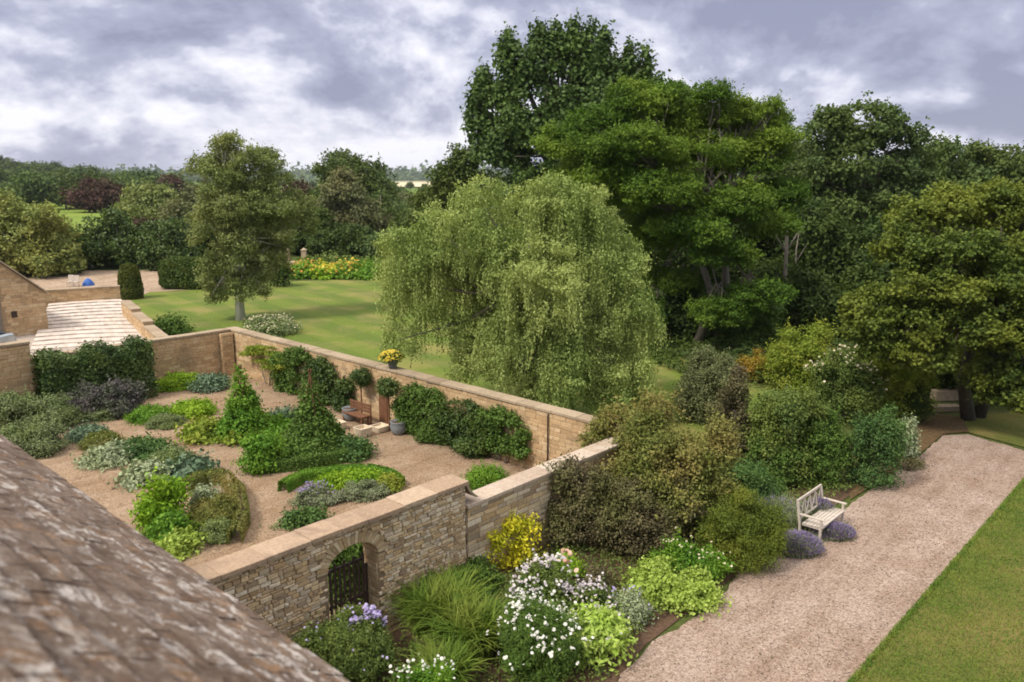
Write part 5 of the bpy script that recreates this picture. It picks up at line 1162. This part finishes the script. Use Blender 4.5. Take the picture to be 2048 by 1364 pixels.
# ------------------------------------------------------------------ the border between wall and path
S('bronze_bush', 'large dull bronze shrub with fine twigs spilling over the low wall', 'shrub', 'bronze leaf', 985, 1285, 925, 1122, leaf=.075, dk=.6, per=26, f=(.2, .34), cover=1.1, clump=.22)
S('olive_bush', 'tall golden olive bush rising above the end of the gate wall', 'shrub', 'olive leaf', 1150, 1495, 812, 1130, leaf=.085, dk=.85, per=30, f=(.18, .32), cover=1.35, clump=.2)
S('bronze_bush', 'purplish bronze shrub under the golden olive bush', 'shrub', 'bronze leaf', 1160, 1400, 940, 1142, leaf=.07, dk=.6, per=26, f=(.2, .32), cover=1.2)
S('moss_green_bush', 'feathery moss green shrub leaning out beside the path', 'shrub', 'moss leaf', 1385, 1565, 975, 1162, leaf=.07, dk=.9, per=26, f=(.2, .34), aspect=.3, clump=.2)
S('olive_bush', 'green and gold bush overhanging the far end of the lichened wall', 'shrub', 'olive leaf', 1130, 1330, 785, 1030, leaf=.085, dk=.8, per=24, f=(.18, .32), cover=1.3, clump=.2)
S('purple_leaf_plant', 'small purplish perennial below the olive bush', 'perennial', 'purple leaf', 1300, 1400, 1020, 1110, leaf=.07)
S('blue_green_shrub', 'soft blue green perennial between the moss green shrub and the bench', 'perennial', 'teal leaf', 1420, 1560, 930, 1030, leaf=.10, aspect=.35, dk=.7)
S('lady_mantle', 'broad lime green mound of frothy leaves at the path edge', 'perennial', 'lime leaf', 1225, 1468, 1095, 1245, h=.62, leaf=.075, aspect=.85, stem=False, per=26, f=(.15, .24), clump=.2)
S('green_perennial', 'darker leafy clump behind the lime green mound', 'perennial', 'fresh leaf', 1290, 1460, 1085, 1170, h=.8, leaf=.07, stem=False, flowers=[('flowers', 'cream petal', 60, .05, .5)])
S('silver_perennial', 'silvery grey plant at the left end of the lime mound', 'perennial', 'silver leaf', 1212, 1300, 1180, 1262, h=.55, leaf=.08, aspect=.35, stem=False, flowers=[('flower_spikes', 'lilac petal', 30, .05, .5)])
S('golden_shrub', 'brilliant golden yellow shrub in front of the rubble wall', 'shrub', 'yellow leaf', 905, 1085, 1022, 1160, leaf=.085, dk=.7, per=14, f=(.16, .34), cover=.9, clump=.22, up=.7)
S('green_perennial', 'fresh green leafy plant right of the golden shrub with pinkish buds', 'perennial', 'bright leaf', 1090, 1175, 1105, 1190, h=.7, leaf=.07, stem=False, flowers=[('flowers', 'pink petal', 22, .11, .5)])
S('dark_perennial', 'dark green filler plants under the golden shrub', 'perennial', 'mid leaf', 880, 1010, 1100, 1210, h=.6, leaf=.07)
S('russet_perennial', 'low russet plant between the pink budded plant and the lime mound', 'perennial', 'bronze leaf', 1120, 1240, 1130, 1215, h=.4, leaf=.07, stem=False)
S('border_phlox', 'bushy perennial with pale lilac and white flower heads', 'perennial', 'border leaf', 985, 1180, 1135, 1260, h=1.0, leaf=.07, per=20, flowers=[('flowers', 'pale petal', 300, .06, .45), ('blooms', 'white petal', 110, .055, .3)])
S('border_phlox', 'pale lilac flowered perennial leaning towards the silvery plant', 'perennial', 'border leaf', 1110, 1230, 1170, 1260, h=.8, leaf=.07, per=16, flowers=[('flowers', 'pale petal', 220, .055, .45)])
S('white_daisy', 'big bushy perennial covered in white daisy flowers', 'perennial', 'mid leaf', 985, 1165, 1185, 1400, h=1.1, leaf=.07, per=24, aspect=.3, flowers=[('flowers', 'white petal', 300, .062, -.15)])
S('yellow_hosta', 'yellow green hosta like plant at the path edge right of the daisies', 'perennial', 'hosta leaf', 1130, 1255, 1205, 1350, h=.8, leaf=.13, aspect=.45, per=18, flowers=[('flowers', 'pale petal', 70, .05, .5)])
S('daisy_bush', 'dark leafy bush below the arch with scattered lilac asters', 'perennial', 'border leaf', 575, 790, 1215, 1420, h=1.1, leaf=.06, aspect=.4, per=22, flowers=[('flowers', 'lilac petal', 40, .05, .4)])
S('lilac_aster', 'dense lilac aster heads right beside the gateway', 'perennial', 'border leaf', 690, 785, 1250, 1345, h=1.0, leaf=.06, aspect=.4, flowers=[('flowers', 'lilac petal', 240, .06, .6)])
S('white_rose', 'pale cream rose at the bottom edge below the gateway', 'perennial', 'fresh leaf', 790, 930, 1325, 1440, h=.8, leaf=.06, flowers=[('flowers', 'white petal', 60, .055, .5)])
# strap-leaved plants
for k, (x, y, r1, n, ln, lab) in enumerate(((880, 1255, 1.0, 1500, .95, 'large fountain of arching strap leaves right of the gateway'), (945, 1300, .8, 1100, .9, 'second fountain of strap leaves, nearer the white daisies'), (850, 1215, .6, 600, .8, 'smaller strap leaved clump against the rubble wall'), (890, 1370, .6, 600, .7, 'strap leaved clump at the bottom edge'))):
    q = G(x, y); rng = nrng(); o = link('day_lily', leafmesh('day_lily', [straps(rng, (0, 0, 0), r1 * .55, r1 * .55, n, ln * 1.15, .042, .85, 5)]), L['strap leaf']); o.location = tuple(q); tag(o, lab, 'perennial')
S('border_filler', 'mixed green foliage at the foot of the rubble wall behind the strap leaves', 'perennial', 'border leaf', 800, 930, 1120, 1230, h=.7, leaf=.06)
# bench lavender
def lavender(label, x0, x1, yt, yb, h, n, spikes):
    c, rx, ry, h = measure(x0, x1, yt, yb, h); rng = nrng(); root = empty('lavender_clump', c, label, 'lavender')
    v, f_ = straps(rng, (0, 0, 0), rx * .9, ry * .9, n, h * .85, .014, .55, 3); link('stems', leafmesh('stems', [(v, f_), foliage(rng, [(np.array((0, 0, h * .25)), np.array((rx * .8, ry * .8, h * .45)))], .06, 1.2, .3, .2, ground=0)]), L['lavender leaf'], root)
    p = domepts(rng, np.array((0, 0, h * .3)), rx * 1.02, ry * 1.02, h * .62, spikes, .0); nn_ = unit(p * np.array((1, 1, .3)) + np.array((0, 0, .6))); sd_ = unit(np.cross(nn_, rdirs(rng, spikes)))
    link('flowers', leafmesh('flowers', [blades(p, sd_, nn_, .10, .03), blades(p, np.cross(sd_, nn_), nn_, .10, .03)]), L['purple petal'], root)
lavender('grey lavender cloud behind the bench with faded spikes', 1500, 1620, 985, 1075, .75, 2600, 60)
lavender('purple flowering lavender at the left foot of the bench', 1540, 1640, 1055, 1120, .45, 1400, 900)
lavender('purple flowering lavender growing beneath the bench seat', 1625, 1705, 1040, 1085, .38, 1200, 700)
lavender('taller lavender spilling over the seat from behind the bench', 1600, 1665, 1000, 1050, .75, 900, 350)
# mass of shrubs behind the bench
B_ = [
 ('grey_shrub', 'grey green shrub behind the golden olive bush', 'grey willow leaf', 1335, 1490, 690, 860, .10),
 ('tawny_shrub', 'muted olive brown shrub left of the big green mass', 'bronze leaf', 1400, 1520, 740, 960, .09),
 ('orange_tinted_shrub', 'small shrub with an orange tinted top among the border shrubs', 'orange leaf', 1468, 1540, 703, 770, .09),
 ('leafy_shrub', 'large fresh green shrub filling the middle of the border', 'border leaf', 1470, 1640, 755, 985, .095),
 ('leafy_shrub', 'mid green shrub just behind the bench', 'mid leaf', 1560, 1700, 800, 985, .09),
 ('leafy_shrub', 'yellow green shrub in front of the wood, highest in the border', 'yellowgreen leaf', 1520, 1690, 650, 800, .105),
 ('leafy_shrub', 'loose green shrub with pale flowers at the back of the border', 'border leaf', 1600, 1760, 705, 860, .10),
 ('leafy_shrub', 'airy yellow green sapling reaching under the maple', 'yellowgreen leaf', 1700, 1860, 690, 850, .10),
 ('round_shrub', 'dense rounded dark green shrub at the path edge beyond the bench', 'teal leaf', 1678, 1802, 812, 985, .085),
 ('white_variegated_shrub', 'pale variegated shrub tip right of the dense rounded shrub', 'silver leaf', 1780, 1832, 830, 925, .09),
 ('leafy_shrub', 'dark green shrub low behind the blue green perennial', 'mid leaf', 1490, 1600, 860, 985, .09),
 ('leafy_shrub', 'dark shaded shrub at the far corner of the path', 'dark leaf', 1780, 1860, 760, 850, .10)]
for nm, lab, mt, x0, x1, yt, yb, lf in B_:
    fl = [('flowers', 'cream petal', 120, .09, .4)] if 'pale flowers' in lab else None
    S(nm, lab, 'shrub', mt, x0, x1, yt, yb, leaf=lf, dk=.75, per=24, f=(.2, .34), cover=1.25, aspect=.5, clump=.2, flowers=fl)
S('ground_cover', 'low russet ground cover between the round shrub and the path end', 'ground cover', 'bronze leaf', 1770, 1850, 900, 950, h=.15, stem=False, leaf=.07, cover=.5)
# near lawn blades
rng = nrng(); n = 60000; a = rng.random(n); q0 = G(1700, 1364)[:2]; q1 = G(2052, 955)[:2]; t = rng.random(n); d_ = q1 - q0; nl = np.linalg.norm(d_); d_ = d_ / nl; s_ = np.array((d_[1], -d_[0])); base = q0 + np.outer(t * (nl + 5) - 3, d_) + np.outer(rng.random(n) ** 1.3 * 4.5 - .04, s_)
vv3, ff3 = straps(rng, np.zeros(3), 0.001, 0.001, n, .055, .012, .8, 2); vv3 = vv3.reshape(n, -1, 3); vv3[:, :, 0] += base[:, 0:1]; vv3[:, :, 1] += base[:, 1:2]; vv3[:, :, 2] += .008
tag(link('grass', leafmesh('grass', [(vv3.reshape(-1, 3), ff3)]), L['strap leaf']), 'short mown grass beside the gravel path', 'grass', kind='stuff')
sheet('far_field', px((770, 374), (880, 374), (905, 365.5), (760, 365.5)), .25, plain('ripe field', (.62, .54, .36), .95, .12, .02))
# undergrowth
def cover_poly(name, label, poly, n, leaf, h, mat, aspect=.6):
    rng = nrng(); poly = np.array([p[:2] for p in poly]); lo = poly.min(0); hi = poly.max(0); p = rng.uniform(lo, hi, (n * 3, 2)); ins = np.zeros(len(p), bool); j = len(poly) - 1
    for i in range(len(poly)):
        a, b = poly[i], poly[j]; c_ = ((a[1] > p[:, 1]) != (b[1] > p[:, 1])) & (p[:, 0] < (b[0] - a[0]) * (p[:, 1] - a[1]) / (b[1] - a[1] + 1e-12) + a[0]); ins ^= c_; j = i
    p = p[ins][:n]; m_ = len(p); hh_ = h * (.35 + .65 * (.5 + .5 * np.sin(p[:, 0] * 2.3 + 1.3 * np.sin(p[:, 1] * 1.7)))) ; q = np.column_stack([p, rng.random(m_) ** .6 * hh_ + leaf * .3])
    nr = unit(rng.normal(size=(m_, 3)) * .6 + np.array((0, 0, .8))); ax = unit(np.cross(nr, rdirs(rng, m_))); s_ = leaf * rng.uniform(.6, 1.3, m_)
    return tag(link(name, leafmesh(name, [blades(q, nr, ax, s_, s_ * aspect)]), L[mat]), label, 'ground cover', kind='stuff')
cover_poly('ground_cover', 'mixed low green ground cover between the border shrubs', [P(-5.5, -4.6), P(-5.5, -.3), P(-1.6, -.3), P(-1.1, -1.3), P(-.3, -.9), P(.4, -.25), P(NW + 7, -.25), G(1780, 905), G(1700, 985), G(1560, 1065), G(1480, 1130), G(1300, 1255), G(1240, 1310), G(1215, 1364)], 42000, .075, .28, 'border leaf')
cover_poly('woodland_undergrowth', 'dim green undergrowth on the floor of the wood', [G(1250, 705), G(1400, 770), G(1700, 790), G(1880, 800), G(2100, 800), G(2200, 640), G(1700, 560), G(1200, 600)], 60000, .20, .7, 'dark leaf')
# the air: things far off fade to blue
hb_ = MB(); hb_.box((-7000, -7000, -9), (14000, 0, 0), (0, 14000, 0), (0, 0, 79)); hz = hb_.build('haze', None); hz['kind'] = 'stuff'
hm = bpy.data.materials.new('haze air'); hm.use_nodes = True; ht = hm.node_tree; ht.nodes.clear(); pv = ht.nodes.new('ShaderNodeVolumePrincipled'); oo = ht.nodes.new('ShaderNodeOutputMaterial')
pv.inputs['Color'].default_value = (.78, .86, 1.0, 1); pv.inputs['Density'].default_value = .00009; ht.links.new(pv.outputs[0], oo.inputs['Volume']); hz.data.materials.append(hm)
def litter(name, label, poly, n, leaf, mat):
    rng = nrng(); poly = np.array([p[:2] for p in poly]); lo = poly.min(0); hi = poly.max(0); p = rng.uniform(lo, hi, (n * 4, 2)); ins = np.zeros(len(p), bool); j = len(poly) - 1
    for i in range(len(poly)):
        a, b = poly[i], poly[j]; c_ = ((a[1] > p[:, 1]) != (b[1] > p[:, 1])) & (p[:, 0] < (b[0] - a[0]) * (p[:, 1] - a[1]) / (b[1] - a[1] + 1e-12) + a[0]); ins ^= c_; j = i
    p = p[ins]; dens = np.sin(p[:, 0] * .9 + np.sin(p[:, 1] * .7) * 1.5) * np.sin(p[:, 1] * 1.1 + p[:, 0] * .3); p = p[dens > rng.uniform(-.6, .9, len(p))][:n]; m_ = len(p)
    q = np.column_stack([p, np.full(m_, .022)]); nr = unit(rng.normal(size=(m_, 3)) * .25 + np.array((0, 0, 1.))); ax = unit(np.cross(nr, rdirs(rng, m_))); s_ = leaf * rng.uniform(.5, 1.4, m_)
    return tag(link(name, leafmesh(name, [blades(q, nr, ax, s_, s_ * .6)]), L[mat]), label, 'leaf litter', kind='stuff')
litter('fallen_leaves', 'scattered brown leaf bits on the long gravel path', [G(1240, 1364), G(1560, 1090), G(1870, 890), G(2050, 940), G(1700, 1364)], 1300, .045, 'bronze leaf')
litter('gravel_weeds', 'sparse low weeds and bits on the garden gravel', [P(-6, .8), P(8.6, .8), P(8.6, 22), P(-6, 22)], 2600, .05, 'olive leaf')
rng = nrng(); n = 4200; t = rng.random(n); e0_ = G(1690, 1376)[:2]; e1_ = G(2048, 960)[:2]; d_ = e1_ - e0_; ll_ = np.linalg.norm(d_); d_ = d_ / ll_; s_ = np.array((d_[1], -d_[0]))
base = e0_ + np.outer(t * ll_, d_) + np.outer(rng.normal(.03, .03, n), s_)
vv3, ff3 = straps(rng, np.zeros(3), 0.001, 0.001, n, .07, .012, .8, 2); vv3 = vv3.reshape(n, -1, 3); vv3[:, :, 0] += base[:, 0:1]; vv3[:, :, 1] += base[:, 1:2]; vv3[:, :, 2] += .006
tag(link('edge_grass', leafmesh('edge_grass', [(vv3.reshape(-1, 3), ff3)]), L['strap leaf']), 'ragged longer grass where the lawn meets the gravel', 'grass', kind='stuff')
nv_ = sum(len(o.data.polygons) for o in bpy.data.objects if o.type == 'MESH'); print('POLYS', nv_, 'objects', len(bpy.data.objects))
